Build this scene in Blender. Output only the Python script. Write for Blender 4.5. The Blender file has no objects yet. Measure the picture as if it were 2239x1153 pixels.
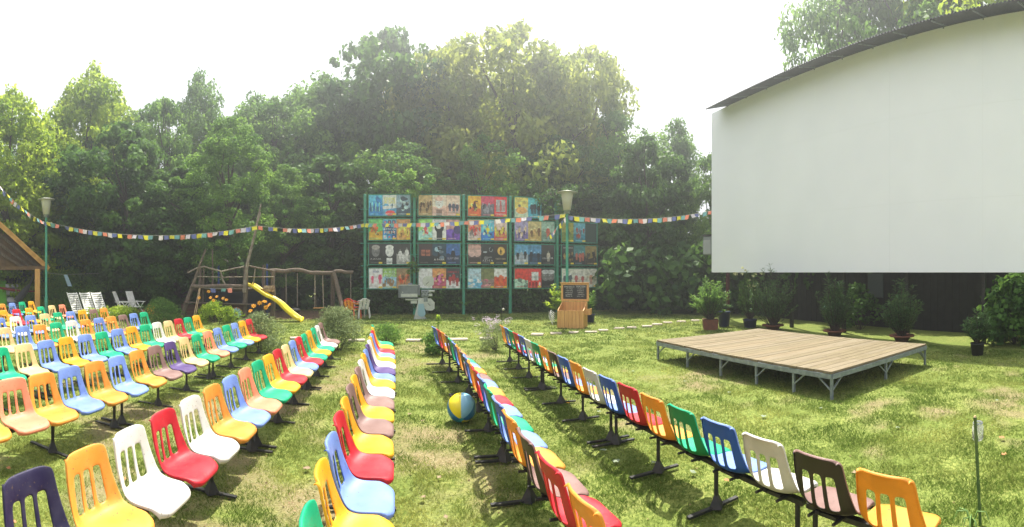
import bpy, math, random
import numpy as np
from mathutils import Vector, Matrix

# ------------------------------------------------------------------ camera, sky, sun, exposure
F, XV, YH, HC = 1003.0, 882.0, 596.0, 2.0        # pixels per radian, column of world +Y, horizon row, eye height
W0, H0 = 2239.0, 1153.0
scene = bpy.context.scene
C = scene.collection
cd = bpy.data.cameras.new('camera')
cd.type = 'PANO'
cd.panorama_type = 'CENTRAL_CYLINDRICAL'
cd.central_cylindrical_range_u_min = -W0 / 2 / F
cd.central_cylindrical_range_u_max = W0 / 2 / F
cd.central_cylindrical_range_v_min = (YH - H0) / F
cd.central_cylindrical_range_v_max = YH / F
cd.central_cylindrical_radius = 1.0
cd.clip_start = 0.05
cd.clip_end = 2000
cam = bpy.data.objects.new('camera', cd)
C.objects.link(cam)
cam.location = (0, 0, HC)
cam.rotation_euler = (math.pi / 2, 0, -((W0 / 2 - XV) / F))
scene.camera = cam

SUN_AZ, SUN_EL = math.radians(24), math.radians(63)     # azimuth from +Y towards +X
world = bpy.data.worlds.new('World')
scene.world = world
world.use_nodes = True
nt = world.node_tree
nt.nodes.clear()
sky = nt.nodes.new('ShaderNodeTexSky')
sky.sky_type = 'NISHITA'
sky.sun_disc = False
sky.sun_elevation = SUN_EL
sky.sun_rotation = SUN_AZ
sky.dust_density = 4.0
bg1 = nt.nodes.new('ShaderNodeBackground')
bg1.inputs[1].default_value = 0.08
nt.links.new(sky.outputs[0], bg1.inputs[0])
bg2 = nt.nodes.new('ShaderNodeBackground')              # bright thin overcast over the blue
bg2.inputs[0].default_value = (0.955, 0.975, 1.0, 1)
bg2.inputs[1].default_value = 0.50
mx = nt.nodes.new('ShaderNodeMixShader')
mx.inputs[0].default_value = 0.88
nt.links.new(bg1.outputs[0], mx.inputs[1])
nt.links.new(bg2.outputs[0], mx.inputs[2])
wo = nt.nodes.new('ShaderNodeOutputWorld')
nt.links.new(mx.outputs[0], wo.inputs[0])

sd = bpy.data.lights.new('sun', 'SUN')
sd.energy = 3.5
sd.angle = math.radians(0.6)
sd.color = (1.0, 0.95, 0.84)
so = bpy.data.objects.new('sun', sd)
C.objects.link(so)
sdir = Vector((math.sin(SUN_AZ) * math.cos(SUN_EL), math.cos(SUN_AZ) * math.cos(SUN_EL), math.sin(SUN_EL)))
so.rotation_euler = sdir.to_track_quat('Z', 'Y').to_euler()
so.location = (0, 0, 60)

scene.view_settings.view_transform = 'Standard'
scene.view_settings.look = 'None'
scene.view_settings.gamma = 1
scene.view_settings.exposure = 1.66
scene.render.engine = 'CYCLES'
cy = scene.cycles
cy.max_bounces = 6
cy.diffuse_bounces = 3
cy.glossy_bounces = 2
cy.transmission_bounces = 4
cy.transparent_max_bounces = 6
cy.volume_bounces = 0
cy.use_denoising = True
cy.sample_clamp_indirect = 4.0

R = random.Random(7)

# ------------------------------------------------------------------ pixel helpers (photo pixels -> metres)
def az(x): return (x - XV) / F
def pr(x, r, z=0.0): return Vector((r * math.sin(az(x)), r * math.cos(az(x)), z))
def rg(y): return F * HC / (y - YH)                      # distance of a ground point at row y
def gp(x, y): return pr(x, rg(y))
def zz(y, r): return HC - (y - YH) * r / F

# ------------------------------------------------------------------ object helpers
def tag(o, label=None, cat=None, group=None, kind=None):
    if label: o['label'] = label
    if cat: o['category'] = cat
    if group: o['group'] = group
    if kind: o['kind'] = kind
    return o

def empty(name, loc=(0, 0, 0), rz=0.0, label=None, cat=None, group=None):
    o = bpy.data.objects.new(name, None)
    C.objects.link(o)
    o.location = loc
    o.rotation_euler = (0, 0, rz)
    return tag(o, label, cat, group)

def rotm(rx=0, ry=0, rz=0):
    return Matrix.Rotation(rz, 4, 'Z') @ Matrix.Rotation(ry, 4, 'Y') @ Matrix.Rotation(rx, 4, 'X')

class MB:
    """collects shapes into one mesh"""
    def __init__(s):
        s.v, s.f, s.m, s.sm, s.mi, s.sf = [], [], [], [], 0, False
        s.T = Matrix()
    def put(s, vs, fs, smooth=None):
        b = len(s.v)
        s.v += [tuple(s.T @ Vector(v)) for v in vs]
        for f in fs:
            s.f.append([b + i for i in f]); s.m.append(s.mi); s.sm.append(s.sf if smooth is None else smooth)
        return s
    def box(s, c, d, rot=None, taper=None, bev=0.0):
        x, y, z = d[0] / 2, d[1] / 2, d[2] / 2
        if bev > 0:
            b = min(bev, x * .9, y * .9, z * .9)
            P = []
            for k, zc in ((0, -z), (1, -z + b), (2, z - b), (3, z)):
                ins = b if k in (0, 3) else 0.0
                xx, yy = x - ins, y - ins
                c2 = b if k in (1, 2) else b * .5
                P += [(-xx + c2, -yy, zc), (xx - c2, -yy, zc), (xx, -yy + c2, zc), (xx, yy - c2, zc), (xx - c2, yy, zc), (-xx + c2, yy, zc), (-xx, yy - c2, zc), (-xx, -yy + c2, zc)]
            fs = [tuple(range(7, -1, -1)), tuple(range(24, 32))]
            for k in range(3):
                for i in range(8):
                    j = (i + 1) % 8
                    fs.append((k * 8 + i, k * 8 + j, k * 8 + 8 + j, k * 8 + 8 + i))
        else:
            P = [(-x, -y, -z), (x, -y, -z), (x, y, -z), (-x, y, -z), (-x, -y, z), (x, -y, z), (x, y, z), (-x, y, z)]
            if taper: P = [(px * (taper if pz > 0 else 1), py * (taper if pz > 0 else 1), pz) for px, py, pz in P]
            fs = [(3, 2, 1, 0), (4, 5, 6, 7), (0, 1, 5, 4), (1, 2, 6, 5), (2, 3, 7, 6), (3, 0, 4, 7)]
        M = Matrix.Translation(Vector(c)) @ (rot if rot is not None else Matrix())
        return s.put([tuple(M @ Vector(p)) for p in P], fs, False)
    def bar(s, a, b, w, h=None, up=(0, 0, 1), bev=0.0):
        a, b = Vector(a), Vector(b)
        d = b - a
        L = d.length
        zx = d.normalized()
        u = Vector(up)
        if abs(zx.dot(u)) > .98: u = Vector((1, 0, 0))
        yv = u.cross(zx).normalized()
        xv = zx.cross(yv).normalized()
        M = Matrix((xv, yv, zx)).transposed().to_4x4()
        return s.box((a + b) / 2, (h or w, w, L), M, None, bev)
    def tube(s, pts, rad, n=8, cap=True, sm=True):
        pts = [Vector(p) for p in pts]
        if not isinstance(rad, (list, tuple)): rad = [rad] * len(pts)
        V, Fc = [], []
        ref = None
        for i, p in enumerate(pts):
            t = (pts[min(i + 1, len(pts) - 1)] - pts[max(i - 1, 0)]).normalized()
            if ref is None:
                ref = Vector((0, 0, 1)) if abs(t.z) < .9 else Vector((1, 0, 0))
            u = (ref - t * ref.dot(t)).normalized()
            ref = u
            w = t.cross(u)
            for k in range(n):
                a = 2 * math.pi * k / n
                V.append(p + (u * math.cos(a) + w * math.sin(a)) * rad[i])
        for i in range(len(pts) - 1):
            for k in range(n):
                j = (k + 1) % n
                Fc.append((i * n + k, i * n + j, (i + 1) * n + j, (i + 1) * n + k))
        s.put(V, Fc, sm)
        if cap:
            m = len(pts) - 1
            s.put([V[k] for k in range(n)], [tuple(range(n - 1, -1, -1))], False)
            s.put([V[m * n + k] for k in range(n)], [tuple(range(n))], False)
        return s
    def lathe(s, prof, n=20, c=(0, 0, 0), sm=True):
        V, Fc = [], []
        for r, z in prof:
            for k in range(n):
                a = 2 * math.pi * k / n
                V.append((c[0] + r * math.cos(a), c[1] + r * math.sin(a), c[2] + z))
        for i in range(len(prof) - 1):
            for k in range(n):
                j = (k + 1) % n
                Fc.append((i * n + k, i * n + j, (i + 1) * n + j, (i + 1) * n + k))
        return s.put(V, Fc, sm)
    def prism(s, poly, d0, d1, axis='y', sm=False):
        """poly of (p,q); extruded along axis between d0 and d1"""
        n = len(poly)
        def mk(p, q, d):
            return (p, d, q) if axis == 'y' else ((d, p, q) if axis == 'x' else (p, q, d))
        V = [mk(p, q, d0) for p, q in poly] + [mk(p, q, d1) for p, q in poly]
        Fc = [tuple(range(n)), tuple(range(2 * n - 1, n - 1, -1))]
        for i in range(n):
            j = (i + 1) % n
            Fc.append((i, i + n, j + n, j))
        return s.put(V, Fc, sm)
    def quad(s, a, b, c, d): return s.put([a, b, c, d], [(0, 1, 2, 3)], False)
    def disc(s, c, r, n=16, nrm='y', ry=None):
        V = []
        for k in range(n):
            a = 2 * math.pi * k / n
            p, q = r * math.cos(a), (ry or r) * math.sin(a)
            V.append((c[0] + p, c[1], c[2] + q) if nrm == 'y' else ((c[0] + p, c[1] + q, c[2]) if nrm == 'z' else (c[0], c[1] + p, c[2] + q)))
        return s.put(V, [tuple(range(n))], False)
    def build(s, name, mats, parent=None, loc=None, rz=None, label=None, cat=None, group=None, kind=None):
        me = bpy.data.meshes.new(name)
        me.from_pydata(s.v, [], s.f)
        if not isinstance(mats, (list, tuple)): mats = [mats]
        for m in mats: me.materials.append(m)
        me.polygons.foreach_set('material_index', s.m)
        me.polygons.foreach_set('use_smooth', s.sm)
        me.update()
        o = bpy.data.objects.new(name, me)
        C.objects.link(o)
        if parent is not None: o.parent = parent
        if loc is not None: o.location = loc
        if rz is not None: o.rotation_euler = (0, 0, rz)
        return tag(o, label, cat, group, kind)

def link_mesh(name, me, parent=None, loc=None):
    o = bpy.data.objects.new(name, me)
    C.objects.link(o)
    if parent is not None: o.parent = parent
    if loc is not None: o.location = loc
    return o

_tc = {}
def text_data(body):
    if body in _tc: return _tc[body]
    cu = bpy.data.curves.new('lettering', 'FONT')
    cu.body = body
    cu.size = 1.0
    cu.align_x = 'CENTER'
    cu.resolution_u = 2
    ob = bpy.data.objects.new('lettering', cu)
    C.objects.link(ob)
    dg = bpy.context.evaluated_depsgraph_get()
    me = bpy.data.meshes.new_from_object(ob.evaluated_get(dg))
    vs = [tuple(v.co) for v in me.vertices]
    fs = [tuple(p.vertices) for p in me.polygons]
    bpy.data.objects.remove(ob)
    bpy.data.curves.remove(cu)
    bpy.data.meshes.remove(me)
    _tc[body] = (vs, fs)
    return _tc[body]

def put_text(mb, body, cx, cz, h, wmax, y, mi):
    """lettering in the local XZ plane, facing -Y"""
    vs, fs = text_data(body)
    if not vs: return
    x0, x1 = min(v[0] for v in vs), max(v[0] for v in vs)
    y0, y1 = min(v[1] for v in vs), max(v[1] for v in vs)
    sx = wmax / (x1 - x0)
    sz = h / (y1 - y0)
    mb.mi = mi
    mb.put([(cx + (v[0] - (x0 + x1) / 2) * sx, y, cz + (v[1] - (y0 + y1) / 2) * sz) for v in vs], fs, False)

# ------------------------------------------------------------------ materials
def mat(name, col, rough=.6, col2=None, scale=8.0, bump=0.0, bscale=40.0, spec=.5, metal=0.0, trans=0.0, lo=.4, hi=.6, stretch=None, objrand=0.0, detail=4.0):
    if name == 'print_ink': col = tuple(min(.85, v * 1.35) for v in col); col2 = tuple(min(.85, v * 1.35) for v in col2)
    m = bpy.data.materials.new(name)
    m.use_nodes = True
    t = m.node_tree
    b = t.nodes['Principled BSDF']
    b.inputs['Roughness'].default_value = rough
    b.inputs['Metallic'].default_value = metal
    b.inputs['Specular IOR Level'].default_value = spec
    tc = t.nodes.new('ShaderNodeTexCoord')
    src = tc.outputs['Object']
    if stretch:
        mp = t.nodes.new('ShaderNodeMapping')
        mp.inputs['Scale'].default_value = stretch
        t.links.new(src, mp.inputs[0])
        src = mp.outputs[0]
    out = None
    if col2:
        n = t.nodes.new('ShaderNodeTexNoise')
        n.inputs['Scale'].default_value = scale
        n.inputs['Detail'].default_value = detail
        t.links.new(src, n.inputs['Vector'])
        mr = t.nodes.new('ShaderNodeMapRange')
        mr.inputs[1].default_value = lo
        mr.inputs[2].default_value = hi
        t.links.new(n.outputs[0], mr.inputs[0])
        mixn = t.nodes.new('ShaderNodeMix')
        mixn.data_type = 'RGBA'
        mixn.inputs[6].default_value = (*col, 1)
        mixn.inputs[7].default_value = (*col2, 1)
        t.links.new(mr.outputs[0], mixn.inputs[0])
        out = mixn.outputs[2]
    if objrand > 0:
        oi = t.nodes.new('ShaderNodeObjectInfo')
        hs = t.nodes.new('ShaderNodeHueSaturation')
        mr2 = t.nodes.new('ShaderNodeMapRange')
        mr2.inputs[3].default_value = 1 - objrand
        mr2.inputs[4].default_value = 1 + objrand
        t.links.new(oi.outputs['Random'], mr2.inputs[0])
        t.links.new(mr2.outputs[0], hs.inputs['Value'])
        if out is not None: t.links.new(out, hs.inputs['Color'])
        else: hs.inputs['Color'].default_value = (*col, 1)
        out = hs.outputs[0]
    if out is not None: t.links.new(out, b.inputs['Base Color'])
    else: b.inputs['Base Color'].default_value = (*col, 1)
    if bump > 0:
        n2 = t.nodes.new('ShaderNodeTexNoise')
        n2.inputs['Scale'].default_value = bscale
        n2.inputs['Detail'].default_value = 5
        t.links.new(src, n2.inputs['Vector'])
        bp = t.nodes.new('ShaderNodeBump')
        bp.inputs['Strength'].default_value = bump
        bp.inputs['Distance'].default_value = .02
        t.links.new(n2.outputs[0], bp.inputs['Height'])
        t.links.new(bp.outputs[0], b.inputs['Normal'])
    if trans > 0:
        tr = t.nodes.new('ShaderNodeBsdfTranslucent')
        ms = t.nodes.new('ShaderNodeMixShader')
        ms.inputs[0].default_value = trans
        if out is not None: t.links.new(out, tr.inputs[0])
        else: tr.inputs[0].default_value = (*col, 1)
        t.links.new(b.outputs[0], ms.inputs[1])
        t.links.new(tr.outputs[0], ms.inputs[2])
        t.links.new(ms.outputs[0], t.nodes['Material Output'].inputs[0])
    return m

def leaf_mat(name, a, b, trans=.42, rough=.5):
    """leaf colour between a and b by the per-leaf 'tint' attribute"""
    m = bpy.data.materials.new(name)
    m.use_nodes = True
    t = m.node_tree
    p = t.nodes['Principled BSDF']
    p.inputs['Roughness'].default_value = rough
    p.inputs['Specular IOR Level'].default_value = .12
    at = t.nodes.new('ShaderNodeAttribute')
    at.attribute_name = 'tint'
    mixn = t.nodes.new('ShaderNodeMix')
    mixn.data_type = 'RGBA'
    mixn.inputs[6].default_value = (*a, 1)
    mixn.inputs[7].default_value = (*b, 1)
    t.links.new(at.outputs['Fac'], mixn.inputs[0])
    t.links.new(mixn.outputs[2], p.inputs['Base Color'])
    tr = t.nodes.new('ShaderNodeBsdfTranslucent')
    hs = t.nodes.new('ShaderNodeHueSaturation')
    hs.inputs['Value'].default_value = 1.5
    hs.inputs['Hue'].default_value = .485
    t.links.new(mixn.outputs[2], hs.inputs['Color'])
    t.links.new(hs.outputs[0], tr.inputs[0])
    ms = t.nodes.new('ShaderNodeMixShader')
    ms.inputs[0].default_value = trans
    t.links.new(p.outputs[0], ms.inputs[1])
    t.links.new(tr.outputs[0], ms.inputs[2])
    t.links.new(ms.outputs[0], t.nodes['Material Output'].inputs[0])
    return m

BARK = mat('bark', (.10, .075, .055), .9, (.045, .035, .028), 6, .5, 12, stretch=(3, 3, .6))
OLDWOOD = mat('weathered_wood', (.17, .125, .09), .85, (.09, .065, .048), 5, .4, 20, stretch=(6, 6, 1))
GREYBRANCH = mat('grey_branch', (.30, .25, .19), .85, (.18, .14, .11), 5, .4, 20)
STEEL_BLACK = mat('black_steel', (.012, .013, .014), .5, (.03, .026, .022), 12, .1, 40)
STEEL_GREY = mat('galvanised_steel', (.27, .31, .33), .45, (.19, .22, .24), 10, .1, 40, metal=.3)
GREEN_PAINT = mat('green_paint', (.03, .24, .15), .5, (.05, .30, .19), 3)
WHITE_PAINT = mat('white_paint', (.80, .80, .78), .5)
WHITE_PLASTIC = mat('white_plastic', (.78, .77, .73), .4, (.66, .64, .60), 6)
PINE = mat('pine_wood', (.66, .36, .12), .6, (.56, .28, .085), 3, .1, 30, stretch=(8, 8, .7))

# ------------------------------------------------------------------ noise on numpy
def vnoise(x, y, seed=0, per=256):
    rs = np.random.RandomState(seed)
    g = rs.rand(per, per)
    xi, yi = np.floor(x).astype(int), np.floor(y).astype(int)
    fx, fy = x - xi, y - yi
    fx, fy = fx * fx * (3 - 2 * fx), fy * fy * (3 - 2 * fy)
    a = g[xi % per, yi % per]; b = g[(xi + 1) % per, yi % per]
    c = g[xi % per, (yi + 1) % per]; d = g[(xi + 1) % per, (yi + 1) % per]
    return (a * (1 - fx) + b * fx) * (1 - fy) + (c * (1 - fx) + d * fx) * fy
def fbm(x, y, seed=0, o=4):
    s, w, t = 0, .5, 0
    for k in range(o):
        s = s + w * vnoise(x * 2 ** k, y * 2 ** k, seed + k)
        t += w
        w *= .55
    return s / t
PLAY_C = gp(650, 694)
def bare(x, y):
    """0 = thick grass, 1 = bare earth"""
    n = fbm(x * .55 + 31, y * .55 + 17, 3, 5)
    n2 = fbm(x * 2.3 + 5, y * 2.3 + 9, 11, 3)
    v = (n - .47) * 5.0 + (n2 - .5) * 2.6
    # trodden aisles between the seat rows
    for cx, w in ((-1.3, .75), (.25, .55), (1.7, .45)):
        v = v + .55 * np.exp(-((x - cx) / w) ** 2) * (y < 12)
    r = np.hypot(x, y)
    v = v - np.clip((r - 8) / 6, 0, 1) * 1.6 - .55 * np.clip((x - 2.2) / 1.2, 0, 1)
    v = v + .3 * np.clip((-x - .6) / 1.0, 0, 1) * np.clip((9 - r) / 3, 0, 1)
    return np.clip(v, 0, 1)
def mulch(x, y):
    d = np.hypot((x - PLAY_C.x) / 3.4, (y - PLAY_C.y - 1.3) / 2.6) + (fbm(x * 1.3, y * 1.3, 21) - .5) * .7
    return np.clip((1.08 - d) * 4, 0, 1)

# ------------------------------------------------------------------ ground
def axis(lo, hi, st, far):
    a = np.arange(lo, hi + 1e-6, st)
    e = np.array([2, 5, 10, 20, 40, 80, 160, 320, far])
    return np.concatenate([lo - e[::-1], a, hi + e])
gx, gy = axis(-20, 14, .16, 700), axis(-1, 24, .16, 700)
GX, GY = np.meshgrid(gx, gy, indexing='ij')
GZ = (fbm(GX * .8, GY * .8, 41, 3) - .5) * .05
GZ = np.where((np.abs(GX + 3) < 20) & (np.abs(GY - 11) < 15), GZ, 0.0)
me = bpy.data.meshes.new('ground')
nx, ny = len(gx), len(gy)
me.vertices.add(nx * ny)
me.vertices.foreach_set('co', np.stack([GX, GY, GZ], -1).astype(np.float32).ravel())
idx = np.arange(nx * ny).reshape(nx, ny)
q = np.stack([idx[:-1, :-1], idx[1:, :-1], idx[1:, 1:], idx[:-1, 1:]], -1).reshape(-1, 4)
me.loops.add(q.size)
me.loops.foreach_set('vertex_index', q.ravel().astype(np.int32))
me.polygons.add(len(q))
me.polygons.foreach_set('loop_start', np.arange(0, q.size, 4, dtype=np.int32))
me.update(calc_edges=True)
me.polygons.foreach_set('use_smooth', np.ones(len(q), bool))
for nm, fn in (('bare', bare), ('mulch', mulch)):
    at = me.attributes.new(nm, 'FLOAT', 'POINT')
    at.data.foreach_set('value', fn(GX, GY).astype(np.float32).ravel())
GROUND = bpy.data.materials.new('lawn_soil')
GROUND.use_nodes = True
t = GROUND.node_tree
b = t.nodes['Principled BSDF']
b.inputs['Roughness'].default_value = .95
b.inputs['Specular IOR Level'].default_value = .15
tcn = t.nodes.new('ShaderNodeTexCoord')
def gnoise(scale, det=5):
    n = t.nodes.new('ShaderNodeTexNoise'); n.inputs['Scale'].default_value = scale; n.inputs['Detail'].default_value = det
    t.links.new(tcn.outputs['Object'], n.inputs['Vector']); return n.outputs[0]
def gramp(src, lo, hi):
    n = t.nodes.new('ShaderNodeMapRange'); n.inputs[1].default_value = lo; n.inputs[2].default_value = hi
    t.links.new(src, n.inputs[0]); return n.outputs[0]
def gmix(fac, a, bb):
    n = t.nodes.new('ShaderNodeMix'); n.data_type = 'RGBA'
    t.links.new(fac, n.inputs[0])
    for k, s in ((6, a), (7, bb)):
        if isinstance(s, tuple): n.inputs[k].default_value = (*s, 1)
        else: t.links.new(s, n.inputs[k])
    return n.outputs[2]
grass_c = gmix(gramp(gnoise(1.3), .38, .62), (.175, .22, .05), (.25, .28, .075))
grass_c = gmix(gramp(gnoise(24, 6), .42, .6), grass_c, (.11, .15, .03))
earth_c = gmix(gramp(gnoise(9), .4, .62), (.27, .19, .115), (.20, .145, .08))
earth_c = gmix(gramp(gnoise(60, 3), .5, .62), earth_c, (.34, .27, .18))
mulch_c = gmix(gramp(gnoise(22), .4, .6), (.12, .075, .05), (.24, .15, .10))
ab = t.nodes.new('ShaderNodeAttribute'); ab.attribute_name = 'bare'
am = t.nodes.new('ShaderNodeAttribute'); am.attribute_name = 'mulch'
mul = t.nodes.new('ShaderNodeMath'); mul.operation = 'MULTIPLY'; mul.inputs[1].default_value = .72
t.links.new(ab.outputs['Fac'], mul.inputs[0])
cc = gmix(mul.outputs[0], grass_c, earth_c)
cc = gmix(am.outputs['Fac'], cc, mulch_c)
t.links.new(cc, b.inputs['Base Color'])
bp = t.nodes.new('ShaderNodeBump'); bp.inputs['Strength'].default_value = .8; bp.inputs['Distance'].default_value = .03
t.links.new(gnoise(45, 6), bp.inputs['Height']); t.links.new(bp.outputs[0], b.inputs['Normal'])
me.materials.append(GROUND)
ground = link_mesh('ground', me)
tag(ground, kind='structure')

def quads_mesh(name, P, tint, material):
    """P: n x 4 x 3 corners"""
    me = bpy.data.meshes.new(name)
    n = len(P)
    me.vertices.add(n * 4)
    me.vertices.foreach_set('co', P.astype(np.float32).ravel())
    me.loops.add(n * 4)
    me.loops.foreach_set('vertex_index', np.arange(n * 4, dtype=np.int32))
    me.polygons.add(n)
    me.polygons.foreach_set('loop_start', np.arange(0, n * 4, 4, dtype=np.int32))
    me.update(calc_edges=True)
    at = me.attributes.new('tint', 'FLOAT', 'POINT')
    at.data.foreach_set('value', np.repeat(tint, 4).astype(np.float32))
    me.materials.append(material)
    return me

# ------------------------------------------------------------------ grass blades over the lawn
GRASSM = leaf_mat('grass_blades', (.095, .16, .028), (.40, .42, .125), .42, .6)
def grass():
    rs = np.random.RandomState(5)
    out, tints = [], []
    for r0, r1, dens, h, w in ((3.2, 5.5, 7500, .026, .0045), (5.5, 8.5, 3600, .028, .0070), (8.5, 13, 1500, .030, .012), (13, 25, 420, .036, .026)):
        area = .5 * 2.4 * (r1 * r1 - r0 * r0)
        n = int(area * dens)
        r = np.sqrt(rs.uniform(r0 * r0, r1 * r1, n))
        a = rs.uniform(-1.0, 1.44, n)
        x, y = r * np.sin(a), r * np.cos(a)
        # bunch the blades into tufts
        k = 7
        x += rs.normal(0, .03, n); y += rs.normal(0, .03, n)
        dn = fbm(x * 4, y * 4, 61, 3)
        keep = (rs.rand(n) > bare(x, y) * .74) & (rs.rand(n) > mulch(x, y) * .93) & (rs.rand(n) < np.clip(.35 + (dn - .4) * 3.2, .12, 1))
        keep &= ~((x > 12.6) | ((x > 11.4) & (y < 15.5)))
        x, y = x[keep], y[keep]
        n = len(x)
        hgt = h * rs.uniform(.45, 1.35, n) * (.7 + 1.0 * fbm(x * 1.7, y * 1.7, 71, 3))
        th = rs.uniform(0, 2 * np.pi, n)
        ln = rs.uniform(.15, 1.0, n) * hgt * 1.2
        dx, dy = np.cos(th), np.sin(th)
        ph = rs.uniform(0, 2 * np.pi, n)
        wx, wy = np.cos(ph) * w * rs.uniform(.6, 1.2, n), np.sin(ph) * w * rs.uniform(.6, 1.2, n)
        z0 = (fbm(x * .8, y * .8, 41, 3) - .5) * .05 - .004
        P = np.zeros((n, 4, 3))
        P[:, 0] = np.stack([x - wx * .5, y - wy * .5, z0], -1)
        P[:, 1] = np.stack([x + wx * .5, y + wy * .5, z0], -1)
        P[:, 2] = np.stack([x + wx * .35 + dx * ln, y + wy * .35 + dy * ln, z0 + hgt], -1)
        P[:, 3] = np.stack([x - wx * .5 + dx * ln * .4, y - wy * .5 + dy * ln * .4, z0 + hgt * .62], -1)
        out.append(P)
        tints.append(np.clip((fbm(x * .9, y * .9, 81, 3) - .35) * 1.6 + rs.normal(0, .16, n), 0, 1))
    P = np.concatenate(out)
    o = link_mesh('grass', quads_mesh('grass', P, np.concatenate(tints), GRASSM))
    tag(o, 'short patchy green grass growing over the lawn', 'grass', kind='stuff')
grass()

def litter():
    rs = np.random.RandomState(8)
    n = 9000
    r = np.sqrt(rs.uniform(3.2 ** 2, 13 ** 2, n)); a = rs.uniform(-1.0, 1.3, n)
    x, y = r * np.sin(a), r * np.cos(a)
    keep = rs.rand(n) < .10 + .9 * bare(x, y)
    x, y = x[keep], y[keep]; n = len(x)
    z = (fbm(x * .8, y * .8, 41, 3) - .5) * .05 + .008
    C0 = np.stack([x, y, z], -1)
    N = np.stack([rs.normal(0, .3, n), rs.normal(0, .3, n), np.ones(n)], -1); N /= np.linalg.norm(N, axis=1, keepdims=True)
    me = quads_mesh('leaf_litter', leaf_quads(rs, C0, N, rs.uniform(.012, .036, n), .6, 0), rs.rand(n), leaf_mat('dead_leaves', (.07, .04, .02), (.36, .25, .14), .1, .8))
    tag(link_mesh('leaf_litter', me), 'small dry leaves and crumbs scattered over the worn aisles', 'litter', kind='stuff')

# ------------------------------------------------------------------ leaves, crowns, bushes
def leaf_quads(rs, C0, N, L, asp=.55, droop=.25):
    """C0 centres n x 3, N leaf normals n x 3, L lengths n -> folded rhombs n x 4 x 3"""
    n = len(C0)
    rnd = rs.normal(0, 1, (n, 3))
    D = rnd - N * np.sum(rnd * N, 1, keepdims=True)
    D /= np.linalg.norm(D, axis=1, keepdims=True) + 1e-9
    D[:, 2] -= droop
    D /= np.linalg.norm(D, axis=1, keepdims=True) + 1e-9
    S = np.cross(N, D)
    S /= np.linalg.norm(S, axis=1, keepdims=True) + 1e-9
    L = L[:, None]
    P = np.zeros((n, 4, 3))
    P[:, 0] = C0 - D * L * .5
    P[:, 1] = C0 + S * L * asp * .5 + N * L * .08
    P[:, 2] = C0 + D * L * .5
    P[:, 3] = C0 - S * L * asp * .5 + N * L * .08
    return P

def clumpy(rs, centres, crad, per, leaf, asp=.55, flat=.7, out_from=None, droop=.25, jit=.6):
    """leaves on the shells of many clumps"""
    P, T = [], []
    for c, cr in zip(centres, crad):
        n = max(6, int(per * (cr / np.mean(crad)) ** 1.6))
        d = rs.normal(0, 1, (n, 3)); d /= np.linalg.norm(d, axis=1, keepdims=True)
        rr = cr * rs.uniform(.45, 1.12, n) ** .7
        pos = d * rr[:, None]
        pos[:, 2] *= flat
        pos[:, :2] *= rs.uniform(.8, 1.35, 2)
        pos = pos + c
        N = d * .7 + rs.normal(0, jit, (n, 3)) + np.array([0, 0, .55])
        N /= np.linalg.norm(N, axis=1, keepdims=True)
        P.append(leaf_quads(rs, pos, N, leaf * rs.uniform(.6, 1.35, n), asp, droop))
        base = rs.uniform(.15, .8)
        T.append(np.clip(base + rs.normal(0, .14, n), 0, 1))
    return np.concatenate(P), np.concatenate(T)

LEAFM = {
    'dark': leaf_mat('maple_leaves', (.025, .075, .018), (.11, .22, .04), .42),
    'mid': leaf_mat('ash_leaves', (.06, .15, .03), (.18, .32, .055), .5),
    'light': leaf_mat('light_leaves', (.13, .24, .018), (.34, .45, .045), .55),
    'yellow': leaf_mat('willow_leaves', (.13, .20, .03), (.33, .38, .07), .52),
    'blue': leaf_mat('oleander_leaves', (.05, .12, .045), (.16, .27, .09), .3),
    'grey': leaf_mat('grey_green_leaves', (.12, .17, .07), (.28, .34, .15), .3),
}

litter()

def crown_shape(rs, kind, h0, h1, rad, n):
    """clump centres filling an uneven crown between h0 and h1"""
    cs = []
    lobes = [(rs.uniform(0, 2 * np.pi), rs.uniform(.2, .95), rs.uniform(.7, 1.15)) for _ in range(7)]
    while len(cs) < n:
        u = rs.rand()
        if kind == 'cone': prof = (1 - u) ** .75 * (.35 + .65 * min(1, u * 5))
        elif kind == 'column': prof = (1 - u ** 2.2) ** .55 * (.6 + .4 * min(1, u * 4))
        elif kind == 'bush': prof = (1 - u ** 2) ** .5
        else: prof = math.sqrt(max(0, 1 - (2 * u - .95) ** 2)) * .95 + .05
        a = rs.uniform(0, 2 * np.pi)
        amp = 1.0
        for la, lu, ls in lobes:
            amp += .22 * ls * math.cos(a - la) * math.exp(-((u - lu) / .22) ** 2)
        rr = rad * prof * amp * math.sqrt(rs.uniform(.18, 1.0))
        cs.append((rr * math.cos(a), rr * math.sin(a), h0 + (h1 - h0) * u))
    return np.array(cs)

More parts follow.
